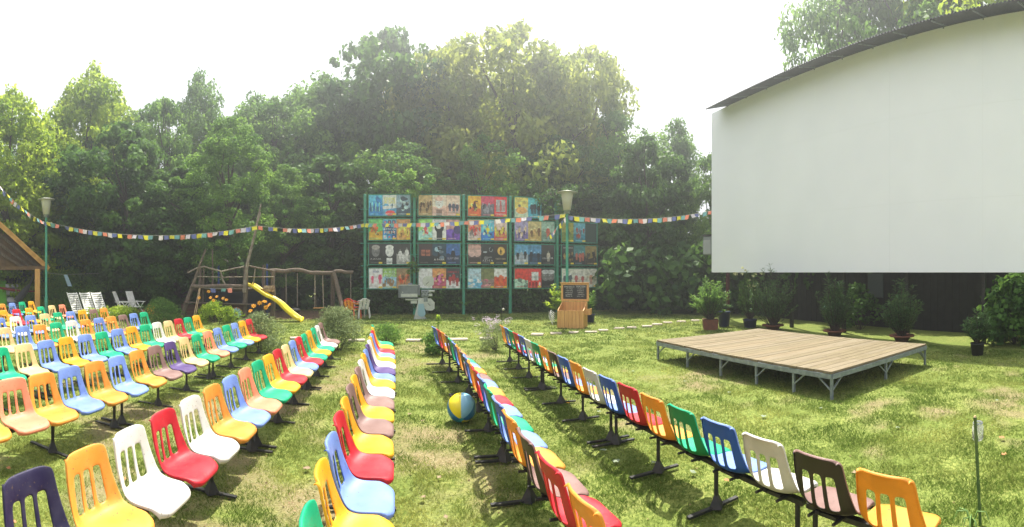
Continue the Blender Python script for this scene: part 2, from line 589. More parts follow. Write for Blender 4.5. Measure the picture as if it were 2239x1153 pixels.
def make_variant(seed, kind, lk, n_cl, per, leaf, asp=.55, h0=2.0, h1=10.0, rad=3.3, crange=(.5, 1.15), flat=.75, droop=.25):
    rs = np.random.RandomState(seed)
    cs = crown_shape(rs, kind, h0, h1 - .4, rad, n_cl)
    cr = rs.uniform(crange[0], crange[1], n_cl)
    k = n_cl // 7                                       # loose sprays that break the outline
    cs[:k, :2] *= rs.uniform(1.05, 1.3, (k, 1)); cr[:k] *= .5
    top = cs[:, 2] > h0 + (h1 - h0) * .82
    cr[top] *= .62
    P, T = clumpy(rs, cs, cr, per, leaf, asp, flat, droop=droop)
    crown = quads_mesh('crown', P, T, LEAFM[lk])
    tb = MB()
    hh = h0 + (h1 - h0) * .72
    bend = rs.uniform(-.25, .25, (6, 2))
    pts = [(bend[i][0] * (i > 0), bend[i][1] * (i > 0), hh * i / 5) for i in range(6)]
    tb.tube(pts, [.26, .2, .17, .13, .09, .03], 9)
    for c in cs[rs.choice(len(cs), 16, replace=False)]:
        z = max(.9, min(hh * .9, c[2] * .72 - rs.uniform(0, .6)))
        k0 = z / hh * 5
        i = int(k0); f = k0 - i
        p0 = Vector(pts[i]).lerp(Vector(pts[min(5, i + 1)]), f)
        p1 = Vector(c)
        mid = p0.lerp(p1, .5) + Vector((rs.uniform(-.2, .2), rs.uniform(-.2, .2), rs.uniform(-.1, .35)))
        tb.tube([p0, mid, p1], [.075, .045, .015], 5)
    o = tb.build('trunk', BARK)
    tm = o.data
    bpy.data.objects.remove(o)
    return crown, tm

VAR = {
    'maple': make_variant(11, 'round', 'dark', 230, 95, .25, .8, 1.2, 10, 3.4, (.3, .85), .62),
    'maple2': make_variant(12, 'round', 'dark', 230, 95, .25, .8, .3, 10, 3.4, (.3, .85), .62),
    'ash': make_variant(13, 'column', 'mid', 230, 95, .21, .5, 1.0, 10, 3.0, (.25, .75), .8),
    'ash2': make_variant(14, 'round', 'mid', 240, 95, .21, .5, .8, 10, 3.4, (.25, .8), .75),
    'boxelder': make_variant(15, 'column', 'light', 240, 95, .22, .55, .6, 10, 3.1, (.25, .8), .7),
    'willow': make_variant(16, 'round', 'yellow', 230, 110, .25, .5, 1.6, 10, 3.6, (.28, .75), 1.0, .7),
    'fine': make_variant(17, 'column', 'mid', 230, 120, .15, .5, 1.8, 10, 2.8, (.22, .6), .6),
    'loose': make_variant(18, 'round', 'mid', 150, 80, .19, .5, 2.0, 10, 3.4, (.25, .6), .8),
}
def tree(x, topy, halfw, r, var, label, rz=None, zs=None, loc=None, group='trees around the clearing'):
    cm, tm = VAR[var]
    L = loc if loc is not None else pr(x, r, 0)
    top = zs if zs else zz(topy, r)
    rad = {'fine': 2.6, 'ash': 3.0, 'boxelder': 3.1, 'willow': 3.6}.get(var, 3.4)
    t = empty('tree', L, rz if rz is not None else R.uniform(0, 6.28), label, 'tree', group)
    s = halfw * 1.12 * r / F / rad
    t.scale = (s, s, top / 10.0)
    link_mesh('trunk', tm, t)
    link_mesh('crown', cm, t)
    return t

tree(20, 182, 120, 25, 'boxelder', 'bright yellow-green tree at the left edge, above the wooden hut')
tree(118, 232, 95, 28, 'boxelder', 'yellow-green tree with a bare twig showing, behind the left lamp post')
tree(345, 212, 115, 33, 'ash2', 'mid-green tree left of the spire-topped tree')
tree(560, 196, 105, 33, 'ash', 'mid-green tree right of the playground tree')
tree(650, 185, 95, 36, 'ash2', 'pale green tree far behind the swing frame')
tree(245, 200, 95, 34, 'boxelder', 'light green tree far behind the white loungers')
tree(70, 250, 110, 30, 'ash2', 'mid-green tree filling the gap behind the hut lamp')
tree(310, 262, 100, 31, 'ash2', 'mid-green tree behind the dark round maple')
tree(535, 235, 95, 34, 'maple', 'dark tree behind the playground tree')
tree(780, 175, 110, 36, 'ash2', 'mid-green tree left of the tallest dark tree')
tree(940, 130, 110, 36, 'ash', 'grey-green tree between the tallest tree and the willows')
tree(1205, 95, 120, 37, 'willow', 'pale willow in the gap behind the largest willow')
tree(196, 128, 105, 30, 'boxelder', 'tall pointed yellow-green tree right of the left lamp post')
tree(268, 262, 110, 25, 'maple', 'dark round maple behind the white sun loungers')
tree(362, 205, 85, 29, 'ash2', 'mid-green tree between the dark maple and the spire-topped tree')
tree(436, 146, 80, 33, 'ash', 'spire-topped tree rising behind the playground tree')
tree(395, 360, 100, 24, 'maple2', 'low dark maple left of the driftwood play ship')
tree(505, 240, 100, 22, 'fine', 'fine-leaved light green tree growing through the play ship')
tree(600, 205, 105, 31, 'ash2', 'mid-green tree behind the swing, left of the tall grey-green one')
tree(622, 350, 75, 24, 'fine', 'small yellowish tree just right of the mast')
tree(710, 150, 120, 33, 'ash', 'grey-green tree whose top shows left of the tallest dark tree')
tree(720, 330, 110, 26, 'maple', 'dark maple between the swing and the poster wall')
tree(845, 55, 125, 34, 'maple', 'tallest dark tree, standing behind the left of the poster wall')
tree(880, 300, 115, 26, 'ash2', 'broad tree overhanging the left posters')
tree(985, 85, 130, 32, 'willow', 'pale yellow willow behind the second column of posters')
tree(1130, 48, 180, 31, 'willow', 'largest pale yellow-green willow behind the middle posters')
tree(1290, 92, 120, 33, 'willow', 'tall pale tree behind the right lamp')
tree(1060, 285, 110, 26, 'loose', 'loose branched tree just above the middle posters')
tree(1215, 290, 105, 27.5, 'maple', 'dark tree with branches over the right posters')
tree(1345, 235, 105, 29.5, 'ash2', 'mid-green tree right of the lamp, above the bunting')
tree(1415, 290, 90, 25.5, 'maple2', 'broad-leaved tree hanging down right of the poster wall')
tree(1482, 250, 70, 31, 'ash', 'pointed tree left of the cinema screen')
tree(1555, 330, 75, 27, 'ash2', 'round tree partly hidden behind the left edge of the screen')
tree(1360, 400, 75, 26.5, 'maple2', 'low dark tree behind the popcorn stand')
tree(1840, -70, 125, 24, 'ash2', 'light tree rising above the screen roof, left one')
tree(1900, -150, 150, 26, 'ash', 'tall tree second from the left above the screen roof')
tree(2010, -150, 170, 24, 'ash2', 'tree in the middle above the screen roof')
tree(2150, -230, 190, 23, 'boxelder', 'yellow-green tree above the screen roof, right one')
for k_, (tx, ty) in enumerate(((16.6, 3.0), (17.2, 7.5), (16.8, 12.0), (17.5, 16.5), (16.5, -1.0))):  # unseen trees added to keep sun off the ground under the screen
    tree(0, 0, 140, 17, 'maple2', 'dark unseen maple added behind the screen to block sun, %s from the right' % ('second', 'third', 'fourth', 'fifth', 'first')[k_], loc=(tx, ty, 0), zs=10.6)

# far woods: one mass of foliage behind the trees
def woods():
    rs = np.random.RandomState(99)
    cs, cr = [], []
    for k in range(560):
        x = rs.uniform(-160, 1720)
        r = rs.uniform(29, 37)
        top = 7.5 + 3.0 * math.sin(x * .011) + 1.5 * math.sin(x * .037 + 1)
        p = pr(x, r, rs.uniform(.2, top))
        cs.append(p); cr.append(rs.uniform(.9, 1.7))
    for k in range(170):                                # low thicket closer in
        x = rs.uniform(-120, 780)
        r = rs.uniform(24.5, 28)
        p = pr(x, r, rs.uniform(.1, 2.8))
        cs.append(p); cr.append(rs.uniform(.6, 1.1))
    for k in range(130):
        x = rs.uniform(1345, 1640)
        p = pr(x, rs.uniform(21.5, 25), rs.uniform(.1, 3.2))
        cs.append(p); cr.append(rs.uniform(.6, 1.1))
    for k in range(120):                                # behind the screen's posts
        yy = rs.uniform(-4, 15)
        cs.append(Vector((rs.uniform(15.2, 17.5), yy, rs.uniform(.1, 3.0)))); cr.append(rs.uniform(.6, 1.1))
    cs = np.array([tuple(c) for c in cs])
    P, T = clumpy(rs, cs, np.array(cr), 62, .42, .7, .75)
    o = link_mesh('woods', quads_mesh('woods', P, T, LEAFM['dark']))
    tag(o, 'dense dark undergrowth and woods behind the clearing', 'woods', kind='stuff')
woods()

def bush(name, loc, rad, h, n_cl, per, leaf, lk, label, cat, asp=.5, cr=(.12, .26), kind='bush', flowers=None, group=None, droop=.25, seed=None, stems=True):
    rs = np.random.RandomState(seed if seed is not None else R.randrange(9999))
    t = empty(name, loc, 0, label, cat, group)
    cs = crown_shape(rs, kind, h * .12, h * .9, rad, n_cl)
    P, T = clumpy(rs, cs, rs.uniform(cr[0], cr[1], n_cl), per, leaf, asp, .8, droop=droop)
    link_mesh('foliage', quads_mesh('foliage', P, T, LEAFM[lk]), t)
    if stems:
        m = MB()
        for c in cs[:10]:
            m.tube([(c[0] * .15, c[1] * .15, -.02), (c[0] * .5, c[1] * .5, c[2] * .5), tuple(c)], [.012, .009, .004], 5)
        m.build('stem', BARK, t)
    if flowers:
        fm, pts, fr = flowers
        for px, py, pz in pts:
            m = MB()
            m.mi = 0
            for k in range(8):
                a = k * math.pi / 4
                m.put([(0, 0, 0), (fr * math.cos(a - .3), fr * math.sin(a - .3) * .8, fr * .3), (fr * 1.3 * math.cos(a), fr * 1.3 * math.sin(a), fr * .1), (fr * math.cos(a + .3), fr * math.sin(a + .3) * .8, fr * .3)], [(0, 1, 2, 3)])
            m.mi = 1
            m.lathe([(fr * .3, 0), (fr * .35, fr * .15), (fr * .1, fr * .28)], 8)
            m.mi = 2
            m.tube([(0, 0, 0), (.01, .01, -.25)], .006, 4)
            o = m.build('flower', fm, t, (px, py, pz))
            o.rotation_euler = (R.uniform(.4, 1.2), R.uniform(-.4, .4), R.uniform(-.5, .5))
    return t

YFLOWER = [mat('yellow_petals', (.85, .42, .01), .5), mat('flower_centre', (.35, .14, .02), .8), LEAFM['mid']]
bush('shrub', gp(350, 703), 1.0, .95, 60, 70, .07, 'mid', 'round leafy shrub between the fourth and fifth rows of seats', 'shrub', seed=1)
bush('shrub', gp(475, 706), .95, .85, 60, 70, .075, 'light', 'leafy shrub in front of the play ship hull with yellow daisies', 'shrub', seed=2,
     flowers=(YFLOWER, [(-.55, -.5, 1.0), (-.15, -.5, 1.25), (-.02, -.6, 1.02), (.2, -.5, 1.06), (.42, -.4, 1.0), (.1, -.6, .92), (.6, -.5, .95)], .06))
bush('shrub', gp(572, 766), .62, .95, 60, 80, .075, 'grey', 'spreading shrub with yellow daisies at the end of the third row of seats', 'shrub', seed=3, asp=.3,
     flowers=(YFLOWER, [(-.25, .1, 1.12), (-.1, .15, 1.2), (.05, .1, 1.24), (.12, 0, 1.1), (-.3, 0, 1.0), (.18, .1, 1.16)], .055))
bush('shrub', gp(737, 767), .62, 1.12, 80, 90, .09, 'grey', 'tall feathery grey-green shrub at the far end of the second seat row from the aisle', 'shrub', seed=4, asp=.16, kind='column', droop=-.5)
bush('shrub', gp(843, 752), .42, .5, 34, 60, .06, 'mid', 'small green shrub at the far end of the middle seat row', 'shrub', seed=5)
bush('shrub', gp(950, 775), .3, .55, 30, 60, .07, 'mid', 'small green shrub at the far end of the second row from the stage', 'shrub', seed=6, cr=(.08, .18))
lav = bush('shrub', gp(1085, 767), .42, .75, 36, 60, .075, 'grey', 'lavender shrub with pale mauve flowers beside the front row', 'shrub', seed=7, asp=.15, cr=(.08, .18), droop=-.4)
LAV = leaf_mat('lavender_flowers', (.42, .34, .42), (.62, .52, .60), .3)
rs = np.random.RandomState(3)
cs = rs.normal(0, 1, (26, 3)) * np.array([.22, .2, .12]) + np.array([-.1, 0, .72])
P, T = clumpy(rs, cs, rs.uniform(.05, .1, 26), 26, .035, .5)
link_mesh('blossom', quads_mesh('flowers', P, T, LAV), lav)
bush('shrub', gp(262, 699), 1.3, .5, 70, 60, .09, 'light', 'low bright green bed beside the white loungers', 'shrub', seed=8)
bush('shrub', gp(112, 682), 1.3, .6, 60, 60, .09, 'light', 'low bright green bed below the wooden hut post', 'shrub', seed=9)
bush('shrub', pr(150, 23.6), 1.7, 2.2, 80, 80, .14, 'mid', 'tall narrow-leaved bush between the lamp post and the loungers', 'shrub', seed=10, asp=.2, cr=(.25, .5))

# ------------------------------------------------------------------ ivy hedge behind the poster wall
rs = np.random.RandomState(31)
cs = np.stack([rs.uniform(-2.6, 10.4, 210), rs.uniform(21.75, 23.0, 210), rs.uniform(.05, 1.25, 210)], -1)
P, T = clumpy(rs, cs, rs.uniform(.25, .5, 210), 75, .17, .75, .8)
hedge = link_mesh('hedge', quads_mesh('hedge', P, T, LEAFM['dark']))
tag(hedge, 'low dark ivy hedge growing under the poster wall', 'hedge')
def spray(loc, cs, cr, per, leaf, lk, label, asp=.45, droop=.5):
    t = empty('leafy_branch', loc, 0, label, 'branch', 'branches hanging in front of the posters')
    rs = np.random.RandomState(R.randrange(9999))
    P, T = clumpy(rs, np.array(cs), np.array(cr), per, leaf, asp, .7, droop=droop)
    link_mesh('foliage', quads_mesh('foliage', P, T, LEAFM[lk]), t)
    m = MB()
    for c in cs: m.tube([(0, .3, .5), (c[0] * .5, c[1], c[2] * .5 + .2), tuple(c)], [.025, .015, .006], 5)
    m.build('twig', BARK, t)
spray(pr(905, 21.0, zz(425, 21)), [(-.5, 0, .6), (0, 0, .35), (.4, -.1, .3), (.1, -.1, 0), (-.9, 0, .8), (-1.4, 0, .9), (.7, .1, .7), (-.2, .1, .9)], [.3, .3, .25, .18, .3, .25, .3, .35], 70, .22, 'mid', 'pale broad-leaved branch over the top of the left posters')
spray(pr(1215, 22.3, zz(440, 22.3)), [(-.3, 0, .3), (.2, 0, .1), (-.7, -.1, -.2), (.3, 0, -.4), (-.35, 0, -.45), (.7, 0, .5), (-.9, .1, .15)], [.4, .4, .28, .35, .3, .5, .25], 75, .2, 'dark', 'dark leafy branch hiding the top right posters')
spray(pr(905, 21.2, zz(585, 21)), [(-.05, 0, .15), (.1, 0, -.1), (-.2, 0, -.2)], [.2, .2, .15], 40, .12, 'mid', 'small ivy spray on the second green post', droop=.2)

# ------------------------------------------------------------------ poster wall
TB = 21.5
pw = empty('poster_display', (0, TB, 0), 0, 'green steel frame holding four rows of film posters behind the lawn', 'poster display')
POST_X = [-1.83, .5, 2.84, 5.09, 7.42, 9.62]
def aX(x): return TB * math.tan(az(x))
POST_X = [aX(798), aX(906), aX(1014), aX(1116), aX(1219)]
ztop = zz(424, TB)
for i, px in enumerate(POST_X):
    m = MB()
    m.box((px, .06, ztop / 2), (.13, .13, ztop), bev=.012)
    for k in range(8):
        z = 1.25 + k * .53
        m.box((px, -.03, z), (.42, .03, .03))
    m.build('post', GREEN_PAINT, pw)
ROWY = [(426, 473), (479, 526), (532, 579), (586, 632)]
# poster palettes: (bottom, top, accent, shapes, title, title colour, tag)
# (row, column) -> three (colA, colB, colC, motif, title, title_pos, title_rgb)
K = (.012, .013, .016)
PO = {
 (0, 0): [((.03, .22, .55), (.10, .45, .75), (.02, .08, .25), 'city', '', 0, K), ((.10, .35, .6), (.75, .85, .9), (.8, .06, .08), 'ski', 'EDDIE\nA SAS', .8, (.85, .8, .08)), ((.05, .08, .13), (.25, .38, .5), (.03, .04, .06), 'storm', 'D U N A', .62, (.6, .65, .7))],
 (0, 1): [((.42, .28, .13), (.6, .42, .22), (.12, .06, .03), 'crowd', '', 0, K), ((.7, .42, .35), (.85, .6, .5), (.3, .12, .12), 'face', '', 0, K), ((.6, .35, .28), (.75, .5, .4), (.06, .07, .12), 'figures', 'HIRDETŐK', .2, (.85, .82, .8))],
 (0, 2): [((.75, .12, .03), (.9, .4, .03), (.05, .02, .02), 'fire', '', 0, K), ((.12, .12, .15), (.55, .06, .12), (.3, .3, .35), 'crowd', '', 0, K), ((.75, .04, .04), (.75, .04, .04), (.4, .42, .44), 'frame', 'CINEMAN', .12, (.9, .8, .8))],
 (0, 3): [((.5, .58, .45), (.75, .55, .12), (.8, .35, .1), 'recline', 'Bennett', .82, (.3, .4, .2)), ((.05, .35, .5), (.1, .5, .6), (.03, .04, .06), 'figures', '', 0, K), None],
 (1, 0): [((.75, .4, .04), (.15, .5, .15), (.7, .15, .04), 'burst', '', 0, K), ((.03, .25, .6), (.2, .55, .75), (.8, .2, .15), 'tiles', 'EMOJI\nFILM', .5, (.9, .9, .95)), ((.7, .35, .1), (.5, .25, .1), (.8, .6, .1), 'crowd', '', 0, K)],
 (1, 1): [((.35, .62, .6), (.3, .6, .15), (.75, .1, .1), 'burst', '', 0, K), ((.75, .78, .8), (.8, .8, .82), (.01, .012, .02), 'head', 'Anconeza', .93, (.25, .3, .4)), ((.15, .05, .4), (.55, .3, .3), (.05, .04, .15), 'planet', '', 0, K)],
 (1, 2): [((.6, .5, .5), (.7, .3, .15), (.7, .05, .05), 'crowd', '', 0, K), ((.02, .18, .6), (.1, .5, .8), (.85, .6, .05), 'burst', 'EGYVEREM', .9, (.9, .9, .95)), ((.6, .1, .1), (.75, .5, .45), (.7, .55, .05), 'crowd', 'SZUPERNYUL', .22, (.9, .75, .05))],
 (1, 3): [((.2, .15, .4), (.35, .3, .5), (.7, .5, .3), 'crowd', '', 0, K), ((.5, .35, .12), (.55, .45, .2), (.2, .1, .05), 'figures', '', 0, K), ((.15, .25, .2), (.3, .45, .38), (.5, .1, .06), 'lone', '', 0, K)],
 (1, 4): [((.15, .2, .03), (.3, .28, .04), (.05, .03, .02), 'lone', '', 0, K), ((.03, .2, .3), (.1, .35, .45), (.3, .06, .04), 'crowd', '', 0, K), None],
 (2, 0): [(K, (.03, .03, .035), (.35, .33, .32), 'profile', 'A JÚLIA', .25, (.8, .8, .8)), (K, (.04, .04, .05), (.65, .68, .72), 'bust', '', 0, K), ((.35, .35, .35), (.04, .04, .04), (.6, .6, .6), 'aim', 'DRIVE', .2, (.85, .85, .85))],
 (2, 1): [(K, (.05, .03, .035), (.35, .12, .08), 'window', '', 0, K), (K, (.02, .06, .1), (.35, .5, .6), 'mist', 'A PARK', .22, (.8, .85, .85)), ((.015, .03, .09), (.04, .12, .35), (.01, .01, .02), 'lone', 'ELLIOTT SZEMEI', .28, (.5, .5, .55))],
 (2, 2): [((.1, .07, .07), (.35, .2, .18), (.5, .3, .27), 'faces', '', 0, K), (K, (.03, .035, .04), (.4, .45, .5), 'line', 'A L I E N', .18, (.75, .78, .8)), (K, (.05, .03, .02), (.65, .4, .08), 'moon', 'A VADON SZAVA', .27, (.55, .45, .3))],
 (2, 3): [((.35, .4, .48), (.1, .3, .5), (.02, .02, .03), 'figures', 'MINDENKI', .2, (.8, .8, .8)), ((.02, .06, .12), (.08, .25, .45), (.01, .02, .04), 'figures', '', 0, K), (K, (.03, .03, .03), (.5, .45, .38), 'seated', 'LUXOR', .32, (.8, .8, .8))],
 (2, 4): [(K, (.03, .03, .03), (.4, .25, .08), 'crowd', 'SZÁZADOS', .88, (.85, .85, .85)), ((.02, .02, .03), (.05, .2, .22), (.45, .12, .08), 'figures', '', 0, K), ((.04, .03, .02), (.25, .18, .05), (.08, .06, .05), 'crowd', '', 0, K)],
 (3, 0): [((.8, .76, .7), (.78, .76, .7), (.75, .1, .2), 'dance', 'ZOO', .84, (.05, .12, .5)), ((.3, .5, .65), (.3, .5, .12), (.35, .2, .08), 'meadow', 'A KIS\nERDŐ', .82, (.55, .65, .75)), ((.45, .25, .12), (.3, .2, .1), (.8, .1, .03), 'crowd', '', 0, K)],
 (3, 1): [((.75, .74, .74), (.78, .76, .76), (.7, .6, .6), 'plain', '', 0, K), ((.5, .1, .15), (.75, .3, .1), (.8, .15, .4), 'burst', '', 0, K), ((.8, .78, .78), (.05, .05, .06), (.35, .03, .03), 'trio', 'DEADPOOL 2', .82, (.7, .03, .05))],
 (3, 2): [((.15, .45, .72), (.4, .55, .65), (.75, .8, .85), 'sea', 'VAN VALAHOL', .68, (.85, .88, .9)), ((.3, .2, .18), (.18, .2, .08), (.5, .15, .2), 'hills', '', 0, K), ((.75, .12, .03), (.8, .76, .68), (.65, .06, .03), 'dance', '', 0, K)],
 (3, 3): [((.4, .6, .48), (.75, .05, .03), (.15, .1, .07), 'hills', '', 0, K), ((.75, .04, .03), (.75, .05, .04), (.75, .76, .72), 'label', 'SIMEN', .55, (.2, .3, .3)), (K, (.03, .03, .03), (.45, .46, .48), 'faces', '', 0, K)],
 (3, 4): [((.6, .6, .52), (.62, .62, .54), (.08, .1, .12), 'trio', '', 0, K), ((.6, .6, .52), (.62, .6, .54), (.45, .1, .1), 'trio', '', 0, K), ((.64, .6, .52), (.64, .6, .52), (.6, .32, .25), 'stand', 'SZEX', .55, (.55, .4, .15))],
}
_pm = {}
def flatm(c, k=''):
    key = tuple(round(v, 3) for v in c) + (k,)
    if key not in _pm:
        d = tuple(min(1, v * .5 + .01) for v in c)
        _pm[key] = mat('print_ink', c, .5, d, 7, detail=9, lo=.4, hi=.66)
    return _pm[key]
TAGY = mat('yellow_ink', (.8, .6, .04), .5)
def poster(parent, x0, x1, z0, z1, spec, seed):
    A, B, S, motif, title, tp, tcol = spec
    rq = random.Random(seed)
    m = MB()
    w, h = x1 - x0, z1 - z0
    cx = (x0 + x1) / 2
    def X(u): return x0 + u * w
    def Z(v): return z0 + v * h
    y = -.008
    m.box((cx, 0, (z0 + z1) / 2), (w, .01, h))
    yl = [y]
    def lay():
        yl[0] -= .0015
        return yl[0]
    def rect(u0, v0, u1, v1, mi, sk=0.0):
        m.mi = mi; yy = lay()
        m.quad((X(u0), yy, Z(v0)), (X(u1), yy, Z(v0 + sk)), (X(u1), yy, Z(v1 + sk)), (X(u0), yy, Z(v1)))
    def oval(u, v, ru, rv, mi, n=14):
        m.mi = mi; m.disc((X(u), lay(), Z(v)), ru * w, n, 'y', rv * h)
    def person(u, v, s, mi, mh=None):
        m.mi = mi; yy = lay()
        m.put([(X(u + p * s * h / w), yy, Z(v + q_ * s)) for p, q_ in ((-.10, 0), (-.02, 0), (0, .42), (.02, 0), (.10, 0), (.11, .45), (.17, .4), (.19, .46), (.13, .78), (.04, .84), (-.04, .84), (-.13, .78), (-.19, .46), (-.17, .4), (-.11, .45))], [tuple(range(15))])
        oval(u, v + .92 * s, .075 * s * h / w, .09 * s, mh if mh is not None else mi, 10)
    # two-tone ground with an uneven join
    j = rq.uniform(.35, .6)
    m.mi = 1; yy = lay()
    pts = [(X(0), yy, Z(0)), (X(1), yy, Z(0))]
    for k in range(6, -1, -1): pts.append((X(k / 6), yy, Z(j + rq.uniform(-.07, .07))))
    m.put(pts, [tuple(range(len(pts)))])
    if motif in ('burst', 'fire'):
        for k in range(22):
            a = rq.uniform(0, 6.28); d = rq.uniform(.05, .36)
            oval(.5 + d * math.cos(a), .5 + d * math.sin(a) * .8, rq.uniform(.04, .12), rq.uniform(.03, .08), rq.choice((2, 3, 4, 5, 2)), 7)
        person(.5, .3, .4, 2)
    elif motif == 'crowd':
        for k in range(16): person(rq.uniform(.1, .9), rq.uniform(.12, .5), rq.uniform(.16, .34), rq.choice((2, 3, 5, 2)), rq.choice((4, 5, 3)))
    elif motif in ('figures', 'trio', 'dance', 'seated', 'aim'):
        for k, u in enumerate((.25, .52, .78) if motif != 'seated' else (.5,)):
            person(u + rq.uniform(-.04, .04), rq.uniform(.1, .25), rq.uniform(.42, .6), 2 if k != 1 else rq.choice((2, 3)), 4)
    elif motif in ('lone', 'stand'): person(.5, .15, .62, 2, 4)
    elif motif in ('face', 'faces', 'profile', 'bust'):
        for u in ((.5,) if motif in ('face', 'bust', 'profile') else (.3, .72)):
            oval(u, .62, .3, .27, 4 if motif != 'bust' else 2); oval(u, .82, .3, .12, 2 if motif != 'face' else 3)
            rect(u - .22, .0, u + .2, .3, 2 if motif == 'bust' else 5)
            oval(u - .1, .64, .045, .014, 2, 8); oval(u + .1, .64, .045, .014, 2, 8); oval(u, .5, .06, .015, 2, 8)
    elif motif == 'head':
        oval(.5, .6, .34, .24, 2); rect(.3, .0, .72, .45, 2); oval(.45, .66, .2, .13, 3); oval(.45, .6, .12, .06, 4)
    elif motif == 'planet':
        oval(.3, .35, .3, .2, 3); oval(.8, .5, .28, .22, 2); person(.5, .1, .3, 5)
    elif motif == 'tiles':
        for a in range(3):
            for b_ in range(4):
                rect(.05 + a * .32, .04 + b_ * .24, .3 + a * .32, .23 + b_ * .24, rq.choice((1, 4, 5))); oval(.17 + a * .32, .14 + b_ * .24, .07, .05, rq.choice((2, 3)), 10)
        rect(.2, .42, .8, .62, 5)
    elif motif == 'ski':
        rect(0, .3, 1, .45, 4, .06); rect(0, .18, 1, .28, 1, .05); oval(.55, .12, .36, .13, 2); person(.7, .38, .2, 5)
    elif motif in ('hills', 'meadow', 'sea'):
        for k in range(9): oval(rq.uniform(0, 1) * .8 + .1, rq.uniform(.08, .4), rq.uniform(.1, .22), rq.uniform(.05, .12), rq.choice((1, 2, 3, 5)))
        if motif == 'meadow':
            for k in range(6): person(rq.uniform(.12, .88), rq.uniform(.1, .35), .25, rq.choice((2, 5)), 4)
    elif motif == 'moon':
        oval(.55, .66, .3, .21, 2); person(.52, .5, .26, 5)
    elif motif == 'label':
        rect(.25, .38, .78, .82, 2); [person(.12 + .25 * k, .02, .34, rq.choice((5, 3)), 4) for k in range(4)]
    elif motif == 'frame':
        rect(.14, .24, .86, .84, 2); rect(.44, .26, .56, .8, 4); [rect(.16 + .1 * k, .3, .2 + .1 * k, .5 + .2 * rq.random(), 5) for k in range(7)]
    elif motif == 'window':
        rect(.2, .4, .85, .7, 2); rect(.25, .52, .8, .56, 5); rect(.48, .4, .52, .7, 5)
    elif motif in ('storm', 'mist', 'line', 'city'):
        for k in range(9): oval(rq.uniform(.25, .85), rq.uniform(.25, .85), rq.uniform(.08, .2), rq.uniform(.03, .12), rq.choice((4, 2, 1)))
        if motif != 'line': person(.45, .3, .3, 5)
        if motif == 'city': [rect(.08 + .13 * k, .2, .15 + .13 * k, .5 + .4 * rq.random(), rq.choice((4, 5, 3))) for k in range(7)]
    elif motif == 'recline':
        oval(.5, .35, .42, .18, 2); oval(.35, .58, .1, .07, 5)
    # small credit lines and a coloured sticker
    for k in range(2): rect(.12, .05 + .03 * k, .7, .062 + .03 * k, 4)
    if motif != 'plain' and rq.random() < .8: rect(.72, .02, .98, .1, 6)
    mats = [flatm(B), flatm(A), flatm(S), flatm(tuple(min(.85, (a + b_) * .8) for a, b_ in zip(A, S))), flatm(tuple(min(.8, b_ * 1.3 + .12) for b_ in B)), flatm(tuple(a * .35 for a in A)), TAGY, flatm(tcol, 't')]
    if title:
        lines = title.split('\n')
        for k, ln in enumerate(lines):
            put_text(m, ln, X(.5), Z(tp - k * .15), h * (.13 if len(lines) > 1 else .085), w * (.8 if len(ln) > 3 else .45), lay(), 7)
    return m.build('poster', mats, parent)

PANELBACK = mat('panel_backing', (.02, .05, .04), .6)
sd_ = 0
for ri, (ya, yb) in enumerate(ROWY):
    for ci in range(5):
        specs = PO.get((ri, ci))
        if not specs: continue
        x0, x1 = (POST_X[ci] + .17, POST_X[ci + 1] - .17) if ci < 4 else (POST_X[4] + .17, aX(1304))
        z1, z0 = zz(ya, TB), zz(yb, TB)
        m = MB()
        m.box(((x0 + x1) / 2, .03, (z0 + z1) / 2), (x1 - x0, .012, z1 - z0))
        m.mi = 1
        for zc in (z0, z1): m.box(((x0 + x1) / 2, .0, zc), (x1 - x0 + .05, .05, .035))
        for xc in (x0, x1): m.box((xc, 0, (z0 + z1) / 2), (.035, .046, z1 - z0 - .036))
        panel = m.build('panel', [PANELBACK, GREEN_PAINT], pw, (0, -.08, 0))
        w = (x1 - x0 - .04) / 3
        for k, sp in enumerate(specs):
            sd_ += 1
            if sp: poster(panel, x0 + .02 + k * w + .004, x0 + .02 + (k + 1) * w - .004, z0 + .025, z1 - .025, sp, sd_ * 13)

